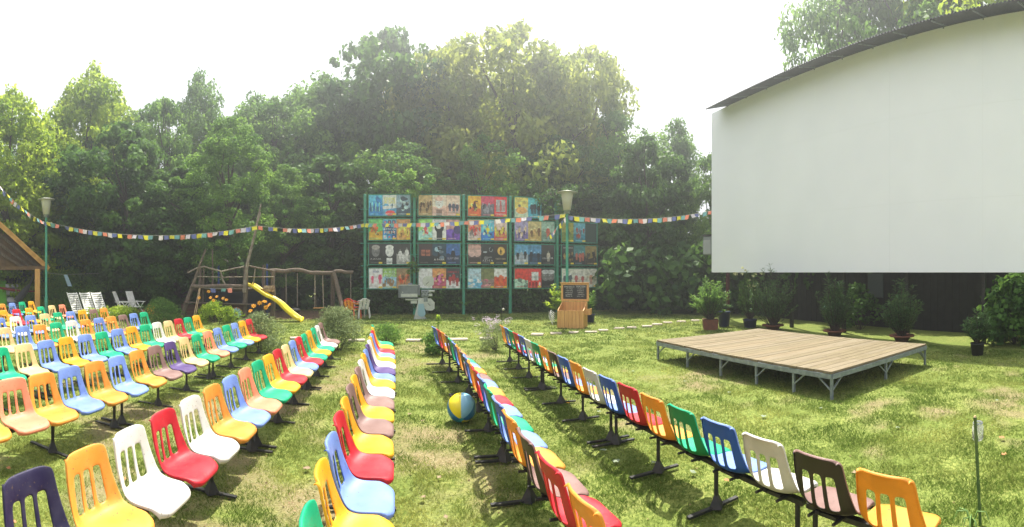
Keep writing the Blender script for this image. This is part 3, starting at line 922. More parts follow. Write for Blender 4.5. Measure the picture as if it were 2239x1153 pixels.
# ------------------------------------------------------------------ stadium seats
# albedo per shell: fading plus painted sunlit wash-out in front, painted shade at rear
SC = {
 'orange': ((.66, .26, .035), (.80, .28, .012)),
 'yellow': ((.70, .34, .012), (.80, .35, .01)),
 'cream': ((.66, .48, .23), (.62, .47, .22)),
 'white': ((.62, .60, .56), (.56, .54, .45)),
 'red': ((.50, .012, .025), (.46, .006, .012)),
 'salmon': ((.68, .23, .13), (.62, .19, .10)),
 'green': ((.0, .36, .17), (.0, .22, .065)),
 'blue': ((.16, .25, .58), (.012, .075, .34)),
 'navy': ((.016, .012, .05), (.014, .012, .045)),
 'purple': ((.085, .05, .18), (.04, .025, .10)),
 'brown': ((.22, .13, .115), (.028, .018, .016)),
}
def seat_mesh():
    prof = [(.196, .318), (.212, .328), (.218, .352), (.205, .374), (.16, .384), (.10, .386), (.03, .380), (-.03, .374), (-.08, .378), (-.115, .395), (-.138, .43),
            (-.150, .47), (-.160, .52), (-.168, .57), (-.176, .62), (-.184, .665), (-.191, .705), (-.199, .745), (-.208, .78), (-.220, .803)]
    half = [.172, .196, .210, .219, .225, .230, .233, .234, .234, .233, .231, .228, .224, .219, .214, .209, .205, .201, .194, .172, .168]
    prof.append((-.238, .786))                          # rolled top edge
    hc = [.15, .225, .30, .46, .605, .78, .91, .985, 1]
    ucols = [-c for c in reversed(hc)] + [0] + hc
    V, Fc = [], []
    nr, nc = len(prof), len(ucols)
    for i, (x, z) in enumerate(prof):
        up = max(0, min(1, (i - 8) / 4))                # 0 on the seat, 1 on the back
        hip = math.exp(-((i - 9) / 3.5) ** 2)
        for u in ucols:
            cup = abs(u) ** 2.6
            dx = .028 * cup * up + .045 * cup * hip
            dz = .010 * cup * (1 - up) * (1 if i > 3 else 0) + .030 * cup * hip
            edge = .020 * max(0, (abs(u) - .72) / .28) ** 2 if i >= nr - 2 else (.006 * max(0, (abs(u) - .72) / .28) ** 2 if i == nr - 3 else 0)
            w = half[i] * min(abs(u), .985) / .985 * (1 if u > 0 else -1)
            p = [x + dx - (.045 * max(0, (abs(u) - .62) / .38) ** 2.2 if i <= 4 else 0), w, z + dz - edge - .008 * up]
            if abs(u) == 1 and i > 1:                   # turned-down skirt round the shell
                p[0] -= .020 * up; p[2] -= .026 * (1 - up) + .002
            V.append(tuple(p))
    for i in range(nr - 1):
        for j in range(nc - 1):
            c = abs(ucols[j] + ucols[j + 1]) / 2
            if 10 <= i <= 14 and (.30 < c < .605 or c < .15):
                continue
            Fc.append((i * nc + j, i * nc + j + 1, (i + 1) * nc + j + 1, (i + 1) * nc + j))
    me = bpy.data.meshes.new('shell')
    me.from_pydata(V, [], Fc)
    me.update()
    return me
_base = seat_mesh()
def finished(me):
    o = bpy.data.objects.new('tmp', me)
    C.objects.link(o)
    s = o.modifiers.new('a', 'SOLIDIFY'); s.thickness = .011; s.offset = -1; s.material_offset = 1; s.material_offset_rim = 1
    s2 = o.modifiers.new('b', 'SUBSURF'); s2.levels = 2; s2.render_levels = 2
    me.materials.append(bpy.data.materials.new('m0')); me.materials.append(bpy.data.materials.new('m1'))
    dg = bpy.context.evaluated_depsgraph_get()
    r = bpy.data.meshes.new_from_object(o.evaluated_get(dg))
    bpy.data.objects.remove(o)
    r.polygons.foreach_set('use_smooth', np.ones(len(r.polygons), bool))
    return r
_seat = finished(_base)
CS, CZ = (1.07, .975, 1.0), .065                                   # size and lift of the shells on their frames
SEATM = {}
for k, (a, b_) in SC.items():
    me = _seat.copy()
    me.name = 'shell'
    fm = mat('plastic_' + k, a, .5, tuple(min(1, v * 1.12 + .03) for v in a), 7, .06, 120, spec=.3, objrand=.07, trans=.06, lo=.35, hi=.7)
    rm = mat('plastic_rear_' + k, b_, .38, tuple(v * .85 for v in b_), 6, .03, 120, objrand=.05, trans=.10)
    tt_ = fm.node_tree; pb = tt_.nodes['Principled BSDF']                  # grime specks and dull worn patches
    src_ = pb.inputs['Base Color'].links[0].from_socket
    tcs = tt_.nodes.new('ShaderNodeTexCoord'); vo = tt_.nodes.new('ShaderNodeTexNoise'); vo.inputs['Scale'].default_value = 55; vo.inputs['Detail'].default_value = 3
    oi_ = tt_.nodes.new('ShaderNodeObjectInfo'); ad = tt_.nodes.new('ShaderNodeVectorMath'); ad.operation = 'ADD'
    tt_.links.new(tcs.outputs['Object'], ad.inputs[0]); tt_.links.new(oi_.outputs['Location'], ad.inputs[1]); tt_.links.new(ad.outputs[0], vo.inputs['Vector'])
    mr_ = tt_.nodes.new('ShaderNodeMapRange'); mr_.inputs[1].default_value = .66; mr_.inputs[2].default_value = .72; tt_.links.new(vo.outputs[0], mr_.inputs[0])
    mx_ = tt_.nodes.new('ShaderNodeMix'); mx_.data_type = 'RGBA'; mx_.inputs[7].default_value = (.14, .10, .06, 1)
    tt_.links.new(src_, mx_.inputs[6]); tt_.links.new(mr_.outputs[0], mx_.inputs[0]); tt_.links.new(mx_.outputs[2], pb.inputs['Base Color'])
    me.materials[0] = fm; me.materials[1] = rm
    SEATM[k] = me
m = MB()
m.box((.02, .07, .352), (.24, .03, .02)); m.box((.02, -.07, .352), (.24, .03, .02))
m.box((-.06, 0, .335), (.035, .2, .025)); m.tube([(0, .1, .338), (-.15, .1, .345)], .012, 6); m.tube([(0, -.1, .338), (-.15, -.1, .345)], .012, 6)
_br = m.build('bracket', STEEL_BLACK); BRACKET = _br.data; bpy.data.objects.remove(_br)

XT = 1.1305          # drop from the eye to the top of a seat back
TOPS = {
'R1': [(1096,709),(1105,714),(1115,720),(1125,727),(1137,732),(1150,737),(1165,745),(1184,754),(1207,765),(1229,776),(1254,789),(1285,804),(1324,820),(1366,838),(1414,862),(1480,888),(1565,911),(1664,948),(1778,988),(1926,1029)],
'R2': [(947,712),(958,718),(963,723),(972,731),(984,738),(993,744),(1003,757),(1010,762),(1013,773),(1024,786),(1035,805),(1047,822),(1058,836),(1085,867),(1113,904),(1160,943),(1190,1000),(1250,1065)],
'L1': [(825,710),(822.5,716),(821.6,720),(817,729),(819,737),(817,744),(815,753),(813,761),(806,776),(802,786),(798,802),(787,820),(779,844),(769,872),(758,904),(740,952),(734,1021),(711,1109)],
'L2': [(703,705),(697,711),(689,717),(680,722),(669,728),(656,737),(645,744),(626,755),(608,763),(593,774),(569,786),(538,804),(500,823),(470,844),(426,870),(368,897),(289,939),(200,979),(66,1031)],
'L3': [(542,698),(527,701),(510,706),(494,708),(468.5,717),(450,721),(426,730),(398,740),(368,745),(334,756),(294,764),(256,776),(204,786),(147,799),(86,813),(15,828)],
'L4': [(426,689),(408,693),(387,698),(366,700),(339.5,704),(312,708),(284,714),(255,718),(219.5,723),(181,730),(143,737),(98.5,744),(40,752),(3,757)],
'L5': [(311,682),(290,685),(269,686.5),(242,690),(212,692.5),(182,698),(152,701),(120,704.5),(81,708),(48,711),(6,716)],
'L6': [(224,672),(203,675),(178,677.5),(156,680),(122,683),(93,687),(61,688),(30,690),(2,694)],
'L7': [(136,665),(112,667.6),(89,669),(63.5,672),(33,674),(7,678)],
'L8': [(70,658.7),(47,659),(25,662),(5,663.4)]}
COLS = {
'R1': 'orange blue green red blue white green orange brown blue orange white blue red orange green blue white brown orange',
'R2': 'blue red orange brown green blue orange brown blue orange red blue green blue orange brown red orange',
'L1': 'green yellow red blue yellow white purple blue yellow white brown yellow brown yellow red blue yellow green',
'L2': 'brown white green yellow green red blue cream red yellow green salmon blue orange white red white orange navy',
'L3': 'red yellow blue green blue salmon green cream purple brown orange blue orange blue orange salmon orange',
'L4': 'yellow green red cream white green yellow blue green blue yellow blue cream green',
'L5': 'green blue brown orange blue orange white green orange blue cream',
'L6': 'orange brown yellow blue green cream blue white blue',
'L7': 'salmon cream green yellow red yellow',
'L8': 'yellow green blue orange'}
ROWNAME = {'R1': 'front row nearest the stage', 'R2': 'second row from the stage', 'L1': 'third row from the stage', 'L2': 'fourth row from the stage', 'L3': 'fifth row from the stage',
           'L4': 'sixth row from the stage', 'L5': 'seventh row from the stage', 'L6': 'eighth row from the stage', 'L7': 'ninth row from the stage', 'L8': 'tenth row nearest the hut'}
ORD = 'first second third fourth fifth sixth seventh eighth ninth tenth eleventh twelfth thirteenth fourteenth fifteenth sixteenth seventeenth eighteenth nineteenth twentieth'.split()
CNAME = {'blue': 'pale blue', 'brown': 'brown', 'salmon': 'salmon pink', 'navy': 'dark navy', 'cream': 'cream'}
CHAIRS = []
def chair(p, rz, col, label):
    t = empty('stadium_chair', p, rz, label, 'chair', 'coloured plastic chairs in rows')
    t.scale = CS
    link_mesh('shell', SEATM[col], t)
    link_mesh('bracket', BRACKET, t)
def post_mesh(double):
    m = MB()
    for dy in ((-.045, .045) if double else (0,)):
        m.tube([(0, dy, .0), (0, dy, .31)], .021, 8)
    return m
for key, P in TOPS.items():
    P = np.array(P, float)
    r = F * XT / (P[:, 1] - YH)
    th = (P[:, 0] - XV) / F
    a, tt = r * np.sin(th), r * np.cos(th)
    i = np.arange(len(P))
    big = len(P) > 12
    pt = np.polyfit(i, tt, 3 if big else 1)
    pa = np.polyfit(tt, a, 3 if big else 1)
    cols = COLS[key].split()
    pos = []
    for k in range(len(cols)):
        ty = np.polyval(pt, k) if k < len(P) else pos[-1][1] - .49
        ax_ = np.polyval(pa, ty)
        sl = (np.polyval(pa, ty + .3) - np.polyval(pa, ty - .3)) / .6
        pos.append((ax_ + .225 + {'L2': -.055, 'L1': -.085}.get(key, 0), ty, -math.atan(sl)))
    for k, (x, y, rz) in enumerate(pos):
        cn = CNAME.get(cols[k], cols[k])
        if key in ('R1', 'R2') and cols[k] == 'blue': cn = 'blue'
        chair((x, y, CZ + R.uniform(-.006, .006)), rz + R.uniform(-.03, .03), cols[k], '%s plastic chair, %s from the far end of the %s' % (cn, ORD[k], ROWNAME[key]))
    for k, (x, y, rz) in enumerate(pos): CHAIRS.append((x, y, ORD[k], ROWNAME[key].split(',')[0].split(' from')[0].split(' nearest')[0]))
    # steel frames: one for every six seats
    n = len(pos)
    k0 = 0
    seg = 0
    while k0 < n:
        k1 = min(n - 1, k0 + 5)
        if n - 1 - k1 < 2: k1 = n - 1
        A = Vector((pos[k0][0], pos[k0][1], 0)); B = Vector((pos[k1][0], pos[k1][1], 0))
        d = (B - A).normalized() if k1 > k0 else Vector((0, -1, 0))
        A2, B2 = A - d * .22, B + d * .22
        f = empty('bench_frame', (0, 0, 0), 0, 'black steel frame under chairs %s to %s of the %s' % (ORD[k0], ORD[k1], ROWNAME[key]), 'bench frame', 'steel frames under the chairs')
        m = MB()
        m.bar((A2.x, A2.y, .382), (B2.x, B2.y, .382), .05, .035)
        m.build('beam', STEEL_BLACK, f)
        L = (B2 - A2).length
        npost = max(2, int(round(L / .96)) + 1)
        nrm = Vector((-d.y, d.x, 0))
        if nrm.x < 0: nrm = -nrm
        for q_ in range(npost):
            c = A2 + d * (.06 + (L - .12) * q_ / (npost - 1))
            m = MB()
            m.tube([(c.x, c.y, .01), (c.x, c.y, .37)], .019, 8)
            for s_ in (-1, 1):                                       # gusset plates
                e1 = c + nrm * .085 * s_; e2 = c + d * .07 * s_
                m.put([(c.x, c.y, .17), (e1.x, e1.y, .02), (c.x, c.y, .02)], [(0, 1, 2)])
                m.put([(c.x, c.y, .17), (e2.x, e2.y, .02), (c.x, c.y, .02)], [(0, 1, 2)])
            m.put([(c.x, c.y, .17)] + [tuple(c + nrm * .085 * math.cos(g) + d * .07 * math.sin(g) + Vector((0, 0, .02))) for g in (0, 1.571, 3.1416, 4.712)], [(0, 1, 2), (0, 2, 3), (0, 3, 4), (0, 4, 1)])
            m.build('post', STEEL_BLACK, f)
            m = MB()
            e1, e2 = c - nrm * R.uniform(.30, .36), c + nrm * .24
            m.bar((e1.x, e1.y, .028), (e2.x, e2.y, .024), .038, .02)
            m.build('foot_bar', STEEL_BLACK, f)
        k0 = k1 + 1

# ------------------------------------------------------------------ cinema screen
SA = (2503 - XV) / F
D = 11.75
n_out = Vector((math.sin(SA), math.cos(SA), 0))          # from the eye towards the screen
lat = Vector((math.cos(SA), -math.sin(SA), 0))           # to the right along the screen
SL = math.tan(-(2503 - 1556) / F) * D
SR = 1.6
SB, ST = 2.0, 2.0 + .591 * D
def sp(l, dd, z): return n_out * (D + dd) + lat * l + Vector((0, 0, z))
scr = empty('cinema_screen', sp((SL + SR) / 2, 0, 0), 0, 'large white outdoor cinema screen with a corrugated roof on dark steel posts', 'cinema screen')
inv = Matrix.Translation(-sp((SL + SR) / 2, 0, 0))
SCREEN = mat('screen_cloth', (.90, .92, .97), .7, (.85, .875, .93), .6, detail=5, lo=.3, hi=.75)
SEAM = mat('screen_seam', (.84, .86, .90), .7)
BLACKSHEET = mat('dark_corrugated_sheet', (.035, .038, .042), .6, (.055, .058, .062), 5)
NEAR_BLACK = mat('near_black', (.012, .012, .013), .9, (.02, .02, .021), 4)
POSTRED = mat('dark_red_steel', (.09, .02, .018), .6)
m = MB(); m.T = inv
def slab(m, l0, l1, d0, d1, z0, z1):
    V = [sp(l, d, z) for z in (z0, z1) for l, d in ((l0, d0), (l1, d0), (l1, d1), (l0, d1))]
    m.put(V, [(3, 2, 1, 0), (4, 5, 6, 7), (0, 1, 5, 4), (1, 2, 6, 5), (2, 3, 7, 6), (3, 0, 4, 7)], False)
slab(m, SL, SR, 0, .08, SB, ST)
m.build('screen_panel', SCREEN, scr)
m = MB(); m.T = inv
for z in (SB + 2.05, SB + 4.6): slab(m, SL + .02, SR - .02, -.0025, .0, z, z + .012)
for k in range(1, 6):
    l = SL + (SR - SL) * k / 6
    slab(m, l, l + .010, -.0035, .0, SB + .02, ST - .02)
m.build('seam', SEAM, scr)
# roof: a corrugated sheet sloping down and out over the top of the screen
m = MB(); m.T = inv
n = 340
z_in, z_out = ST + .22, 2.0 + .6185 * (D - .85)
th_ = .02
V = []
for k in range(n + 1):
    l = SL + .7 + (SR - .4 - SL) * k / n
    cz = .022 * math.cos(k * math.pi)
    V += [sp(l, .75, z_in + .12 + cz), sp(l, -.85, z_out + cz)]
Fc = [(2 * k, 2 * k + 1, 2 * k + 3, 2 * k + 2) for k in range(n)]
V2 = [v + Vector((0, 0, th_)) for v in V]
m.put(V, Fc, True)
m.put(V2, [tuple(reversed(f)) for f in Fc], True)
m.put([v for k in range(n + 1) for v in (V[2 * k + 1], V2[2 * k + 1])], [(2 * k, 2 * k + 1, 2 * k + 3, 2 * k + 2) for k in range(n)], False)
m.build('roof', BLACKSHEET, scr)
for k in range(16):
    l = (-1.283 + .1018 * k) * D
    if l > SR: break
    m = MB(); m.T = inv
    m.bar(sp(l, -.02, ST - .05), sp(l, -.02, ST + .2), .03, .03)
    m.bar(sp(l, -.78, z_out - .005), sp(l, .7, z_in + .07), .03, .035)
    m.build('roof_bracket', [WHITE_PAINT if k % 1 else STEEL_GREY], scr)
for x in (1592, 1732, 1846, 1985, 2152, 2330):
    l = math.tan((x - 2503) / F) * (D + .3)
    m = MB(); m.T = inv
    slab(m, l - .05, l + .05, .22, .34, 0, ST + .2)
    m.build('post', POSTRED if x < 1600 else STEEL_BLACK, scr)
m = MB(); m.T = inv
slab(m, SL, SR, .12, .2, SB + .02, SB + .14); slab(m, SL, SR, .12, .2, ST - .14, ST - .02)
m.build('frame', STEEL_BLACK, scr)
bw = MB()
V0 = sp(SL - .6, 2.3, 0)
bwl = empty('shade_backing', sp((SL + SR) / 2, 2.3, 0), 0, 'near-black sheet standing for shade behind the screen posts, with a shuttered hatch', 'backing')
bw.T = Matrix.Translation(-sp((SL + SR) / 2, 2.3, 0))
slab(bw, SL + .3, SR, 2.3, 2.4, 0, 3.2)  # near-black sheet put where there is only deep shade under the screen
for k in range(60):
    l = SL + .5 + k * .27
    slab(bw, l, l + .02, 2.28, 2.3, 0, 3.2)
bw.build('dark_sheet', NEAR_BLACK, bwl)
hb = MB(); hb.T = bw.T
lx = math.tan((1915 - 2503) / F) * (D + 2.25)
slab(hb, lx - .33, lx + .33, 2.2, 2.27, zz(650, 17), zz(598, 17))
hb.build('hatch', mat('grey_shutter', (.06, .075, .085), .5), bwl)
# speaker on the left edge
spk = empty('loudspeaker', sp(SL - .28, .05, zz(537, D / math.cos((1556 - 2503) / F))), -SA + .5, 'grey loudspeaker box fixed to the left edge of the screen', 'loudspeaker')
m = MB(); m.box((0, 0, 0), (.42, .35, .82), bev=.03)
m.build('cabinet', mat('grey_plastic', (.20, .22, .23), .5), spk)
m = MB()
m.box((0, -.185, -.06), (.34, .015, .6))
for k in range(14): m.box((0, -.196, -.33 + k * .042), (.3, .006, .016))
m.build('grille', mat('speaker_grille', (.34, .36, .37), .6), spk)
m = MB(); m.box((0, -.01, .45), (.44, .38, .09)); m.box((.3, .05, .2), (.2, .06, .06)); m.build('hood', STEEL_BLACK, spk)

# ------------------------------------------------------------------ stage
SA_, SB_, SC_, SD_ = Vector((5.75, 4.25, 0)), Vector((5.52, 8.95, 0)), Vector((8.85, 9.05, 0)), Vector((9.02, 4.15, 0))
stg = empty('stage', (SA_ + SC_) / 2, 0, 'low wooden plank stage on grey steel legs in front of the screen', 'stage')
O = (SA_ + SC_) / 2
def st(u, v, z):                                          # u along the near edge (A->B), v towards the screen
    return SA_.lerp(SB_, u).lerp(SD_.lerp(SC_, u), v) + Vector((0, 0, z)) - O
DECK = [mat('deck_plank_%s' % k, c1, .8, c2, 3.5, .25, 30, stretch=(.7, 9, 3), lo=.35, hi=.65) for k, c1, c2 in
        (('a', (.20, .16, .085), (.14, .105, .055)), ('b', (.18, .135, .075), (.22, .18, .115)), ('c', (.24, .19, .11), (.16, .115, .06)), ('d', (.155, .12, .07), (.205, .165, .10)))]
m = MB()
npl = 27
for k in range(npl):
    u0, u1 = k / npl, (k + 1) / npl - .0022
    cuts = [0, R.choice((.33, .5, .66, 1)), 1]
    dz = R.uniform(-.003, .003)
    for v0, v1 in zip(cuts, cuts[1:]):
        if v1 - v0 < .01: continue
        m.mi = R.randrange(4)
        v1b = v1 - (.002 if v1 < 1 else 0)
        e0 = -.006 * R.random() if v0 == 0 else 0
        Vq = [st(u0, v0 + e0, .415 + dz), st(u1, v0 + e0, .415 + dz), st(u1, v1b, .415 + dz), st(u0, v1b, .415 + dz)]
        V8 = Vq + [p + Vector((0, 0, .036)) for p in Vq]
        m.put(V8, [(3, 2, 1, 0), (4, 5, 6, 7), (0, 1, 5, 4), (1, 2, 6, 5), (2, 3, 7, 6), (3, 0, 4, 7)], False)
m.build('deck', DECK, stg)
m = MB()
for (a0, a1) in (((0, 0), (1, 0)), ((0, 1), (1, 1)), ((0, 0), (0, 1)), ((1, 0), (1, 1))):
    m.bar(st(*a0, .372), st(*a1, .372), .045, .075)
for k in range(1, 5): m.bar(st(k / 5, .02, .375), st(k / 5, .98, .375), .04, .06)
m.build('frame', STEEL_GREY, stg)
def leg(u, v, braces):
    m = MB()
    m.bar(st(u, v, 0), st(u, v, .335), .04, .04)
    for bu, bv in braces: m.bar(st(u, v, .14), st(u + bu, v + bv, .34), .03, .02)
    m.build('leg', STEEL_GREY, stg)
LU = [0.004, .165, .345, .545, .765, .996]
for k, u in enumerate(LU):
    br = []
    if k == 0: br = [(.055, 0), (0, .08)]
    elif k == 5: br = [(-.055, 0), (0, .08)]
    else: br = [(-.05, 0)]
    leg(u, .006, br)
for u in (.004, .996): leg(u, .5, [(0, .08), (0, -.08)])
for u in (.004, .345, .66, .996): leg(u, .994, [(0, -.07)] + ([(.05, 0)] if u < .01 else []))

# ------------------------------------------------------------------ stepping stones
STONE = mat('concrete_slab', (.42, .36, .29), .9, (.33, .28, .22), 9, .3, 50)
stones = [(655, 741, .55), (780, 746, .5), (905, 746, .5), (1003, 744, .55), (1062, 742, .4), (1176, 733, .42), (1215, 731, .4), (1254, 729, .35), (1292, 728, .4), (1319, 724, .35), (1354, 720, .38), (1381, 718, .38), (1415, 715, .38), (1437, 711, .38), (1460, 707, .38), (1490, 704.5, .38), (1520, 702.5, .38)]
for k, (x, y, w) in enumerate(stones):
    m = MB()
    pts = [(w * .5 * (1 + R.uniform(-.2, .05)) * sx_, .2 * (1 + R.uniform(-.3, .05)) * sy_) for sx_, sy_ in ((-1, -1), (0, -1.05), (1, -1), (1.05, 0), (1, 1), (0, 1), (-1, 1), (-1.05, 0))]
    m.prism(pts, -.02, .035, 'z')
    o = m.build('stepping_stone', STONE, None, gp(x, y), -az(x) + R.uniform(-.1, .1), 'flat pale stepping stone, %s from the left in the path across the lawn' % ORD[k], 'stepping stone', 'stepping stones across the lawn')
    o.location.z = .012

# ------------------------------------------------------------------ lamp posts
GLASS = mat('milky_lamp_glass', (.70, .68, .60), .35, trans=.3)
CAPM = mat('grey_lamp_cap', (.42, .42, .38), .5)
def lamp(x, r, ytop, label):
    H = zz(ytop, r)
    t = empty('street_lamp', pr(x, r), 0, label, 'street lamp', 'tall green lamp posts')
    m = MB(); m.tube([(0, 0, 0), (0, 0, .9), (0, 0, .92), (0, 0, H - .85)], [.075, .075, .055, .055], 12)
    m.build('pole', GREEN_PAINT, t)
    m = MB(); m.lathe([(.06, H - .9), (.12, H - .88), (.12, H - .78), (.15, H - .76)], 16); m.build('collar', STEEL_GREY, t)
    m = MB(); m.lathe([(.0, H - .775), (.14, H - .77), (.235, H - .1), (.235, H - .06)], 20); m.build('lamp_shade', GLASS, t)
    m = MB(); m.lathe([(.0, H - .1), (.39, H - .085), (.395, H - .07), (.24, H - .03), (.1, H), (0, H + .01)], 24); m.build('cap', CAPM, t)
lamp(1240, 17.6, 417, 'tall green lamp post behind the popcorn stand, milky glass shade')
lamp(101, 21.0, 433, 'tall green lamp post beside the wooden hut at the left')

# ------------------------------------------------------------------ bunting
FLAG = {'yellow': mat('yellow_flag', (.80, .72, .05), .8, trans=.25), 'teal': mat('teal_flag', (.18, .40, .42), .8, trans=.25), 'coral': mat('coral_flag', (.80, .26, .17), .8, trans=.25),
        'white': mat('white_flag', (.72, .66, .68), .8, trans=.25), 'blue': mat('violet_blue_flag', (.16, .19, .42), .8, trans=.25)}
STRING = mat('string', (.35, .33, .3), .9)
FSEQ = ['yellow', 'teal', 'coral', 'white', 'blue']
def bunting(A, B, sag, fw, fh, label, start=0, lean=0.0):
    A, B = Vector(A), Vector(B)
    L = (B - A).length
    t = empty('bunting', A, 0, label, 'bunting', 'strings of coloured flags')
    pts = [A.lerp(B, k / 24) - Vector((0, 0, sag * 4 * (k / 24) * (1 - k / 24))) - A for k in range(25)]
    m = MB(); m.tube(pts, .007, 5); m.build('string', STRING, t)
    n = int(L / (fw * 1.08))
    d = (B - A).normalized()
    nrm = Vector((d.y, -d.x, 0)).normalized()
    for k in range(n):
        s0 = (k + .5) / n
        if R.random() < .05: continue
        def P(s): return A.lerp(B, s) - Vector((0, 0, sag * 4 * s * (1 - s))) - A
        h_ = fw / 2 / L * R.uniform(.86, 1.04)
        s0 += R.uniform(-.08, .08) / n
        a, b_ = P(s0 - h_), P(s0 + h_)
        m = MB()
        sw = R.uniform(-.10, .12); fh_ = fh * R.uniform(.82, 1.08)
        sk = R.uniform(-.03, .03)
        cols_, rows_ = 4, 3
        V = []
        for iy in range(rows_):
            for ix in range(cols_):
                u, v = ix / (cols_ - 1), iy / (rows_ - 1)
                V.append(a.lerp(b_, u) + Vector((0, 0, -fh_ * v + .012 * math.sin(u * 5 + 2 * k) * v)) + nrm * (sw * v + .012 * math.sin(u * 6 + k)) + d * sk * v)
        m.put(V, [(iy * cols_ + ix, iy * cols_ + ix + 1, (iy + 1) * cols_ + ix + 1, (iy + 1) * cols_ + ix) for iy in range(rows_ - 1) for ix in range(cols_ - 1)], True)
        m.build('flag', FLAG[FSEQ[(k + start) % 5]], t)
def pp(x, y, r): return pr(x, r, zz(y, r))
bunting(pp(-45, 350, 17), pp(101, 487, 20.9), .35, .2, .16, 'string of small flags from the left edge to the left lamp post', 2)
bunting(pp(101, 485, 20.9), pp(562, 494, 18.6), .55, .205, .175, 'long sagging flag string from the left lamp to the play ship mast', 0)
bunting(pp(564, 494, 18.6), pp(797, 489, 21.3), .2, .205, .17, 'flag string from the mast to the first green post', 2)
bunting(pp(799, 489, 21.25), pp(1238, 468, 17.7), .16, .205, .17, 'flag string crossing in front of the posters to the right lamp', 0)
bunting(pp(1242, 472, 17.5), pp(1556, 461, 20.4), .27, .205, .17, 'flag string from the right lamp to the screen', 4)
bunting(pp(1236, 474, 17.7), pp(1196, 520, 19.6), .05, .2, .16, 'short flag string falling left from the right lamp', 3)

# ------------------------------------------------------------------ play ship with mast, slide and swings
PR = 19.6
pc = pr(500, PR)
ps = empty('play_ship', pc, -az(500), 'driftwood play ship with railings, brown plank hull and a leaning mast', 'play structure')
def L2(x, y, dr=0.0):                                     # photo pixel -> local point on the ship's plane
    r = PR + dr
    p = pr(x, r, zz(y, r)) - pc
    c, s = math.cos(az(500)), math.sin(az(500))
    return Vector((p.x * c - p.y * s, p.x * s + p.y * c, p.z))
HULL = mat('brown_hull_planks', (.10, .042, .03), .8, (.07, .03, .022), 3, .2, 20, stretch=(1, 1, 8))
m = MB()
for k in range(4):
    za, zb = .03 + k * .165, .03 + (k + 1) * .165 - .012
    xa, xb = L2(402 - k * 1.0, 690).x, L2(536, 690).x
    m.box(((xa + xb) / 2, -.55 - .01 * (k % 2), (za + zb) / 2), (xb - xa, .03, zb - za))
m.build('hull', HULL, ps)
m = MB(); a, b_ = L2(402, 661, -.6), L2(560, 666, -.6)
m.bar(a, b_, .28, .035); m.build('counter', OLDWOOD, ps)
m = MB(); c = L2(516.5, 685, -.75); R0 = .235
m.mi = 0; m.T = Matrix.Translation(c) @ Matrix.Rotation(math.pi / 2, 4, 'X')
m.lathe([(0, .02), (R0, .02), (R0, -.01)], 28)
m.T = Matrix()
m.mi = 1
for k in range(10):
    a0 = k * math.pi / 5 + .08; a1 = (k + 1) * math.pi / 5 - .08
    V = [(c.x + rr * math.cos(a_), c.y - .026, c.z + rr * math.sin(a_)) for rr, a_ in ((.07, a0), (.2, a0), (.215, (a0 + a1) / 2), (.2, a1), (.07, a1))]
    m.put(V, [(0, 1, 2, 3, 4)])
m.build('wheel', [mat('wheel_brown', (.28, .13, .06), .7), mat('wheel_blue', (.22, .48, .60), .6)], ps)
def log(name, pts, rad, material=OLDWOOD, n=8):
    m = MB()
    P = [Vector(p) for p in pts]
    Q = [P[0]]
    for a, b2 in zip(P, P[1:]):
        k = max(1, int((b2 - a).length / .5))
        for i in range(1, k + 1):
            j_ = Vector((R.uniform(-1, 1), R.uniform(-1, 1), R.uniform(-1, 1))) * (.03 if i < k else 0)
            Q.append(a.lerp(b2, i / k) + j_)
    rr = [rad[0] + (rad[1] - rad[0]) * i / (len(Q) - 1) for i in range(len(Q))]
    m.tube(Q, rr, n)
    return m.build(name, material, ps)
# uprights
log('post', [L2(535, 697, -.5), L2(537, 582, -.5)], (.11, .09))
log('post', [L2(596, 696, -.2), L2(598, 592, -.2)], (.10, .085))
log('post', [L2(576, 690, .6), L2(577, 580, .6)], (.09, .07))
log('post', [L2(437, 690, .8), L2(438, 585, .8)], (.09, .07))
log('post', [L2(444, 660, -.3), L2(446, 582, -.4)], (.05, .04))
log('post', [L2(400, 690, -.5), L2(436, 582, -.5), L2(450, 545, -.5)], (.11, .04))
log('post', [L2(466, 655, .4), L2(464, 545, .4)], (.05, .03))
# mast: a forked pale branch
log('mast', [L2(534, 640, -.6), L2(541, 575, -.6), L2(560, 500, -.55), L2(571, 446, -.5)], (.085, .03), GREYBRANCH)
log('mast_fork', [L2(564, 485, -.55), L2(569, 470, -.55), L2(568, 452, -.45)], (.035, .012), GREYBRANCH)
# rails
log('rail', [L2(410, 597, -.5), L2(428, 588, -.5), L2(445, 583, -.5), L2(470, 590, -.5), L2(485, 594, -.5), L2(538, 583, -.5)], (.035, .03), GREYBRANCH)
log('rail', [L2(540, 581, -.5), L2(572, 588, -.3), L2(600, 593, -.2)], (.04, .04))
log('rail', [L2(427, 605, -.5), L2(600, 605.5, -.4)], (.022, .02), GREYBRANCH)
log('rail', [L2(482, 594, -.5), L2(488, 615, -.5), L2(492, 622, -.5), L2(497, 626, -.5)], (.03, .035), GREYBRANCH)
log('rail', [L2(558, 588, -.45), L2(556, 605, -.45), L2(554, 622, -.45)], (.03, .025), GREYBRANCH)
log('rail', [L2(412, 590, -.5), L2(410, 596, -.5)], (.02, .01), GREYBRANCH)
log('beam', [L2(418, 626, -.55), L2(538, 627, -.55)], (.09, .08))
log('beam', [L2(418, 633, .9), L2(600, 633, .9)], (.09, .08))
m = MB()
a, b_ = L2(420, 630), L2(601, 630)
for k in range(24):
    x = a.x + (b_.x - a.x) * k / 24
    m.box((x + .07, .2, a.z - .03), (.135, 1.5, .035))
m.build('platform', OLDWOOD, ps)
m = MB(); a, b_ = L2(577, 625, -.45), L2(601, 638, -.45)
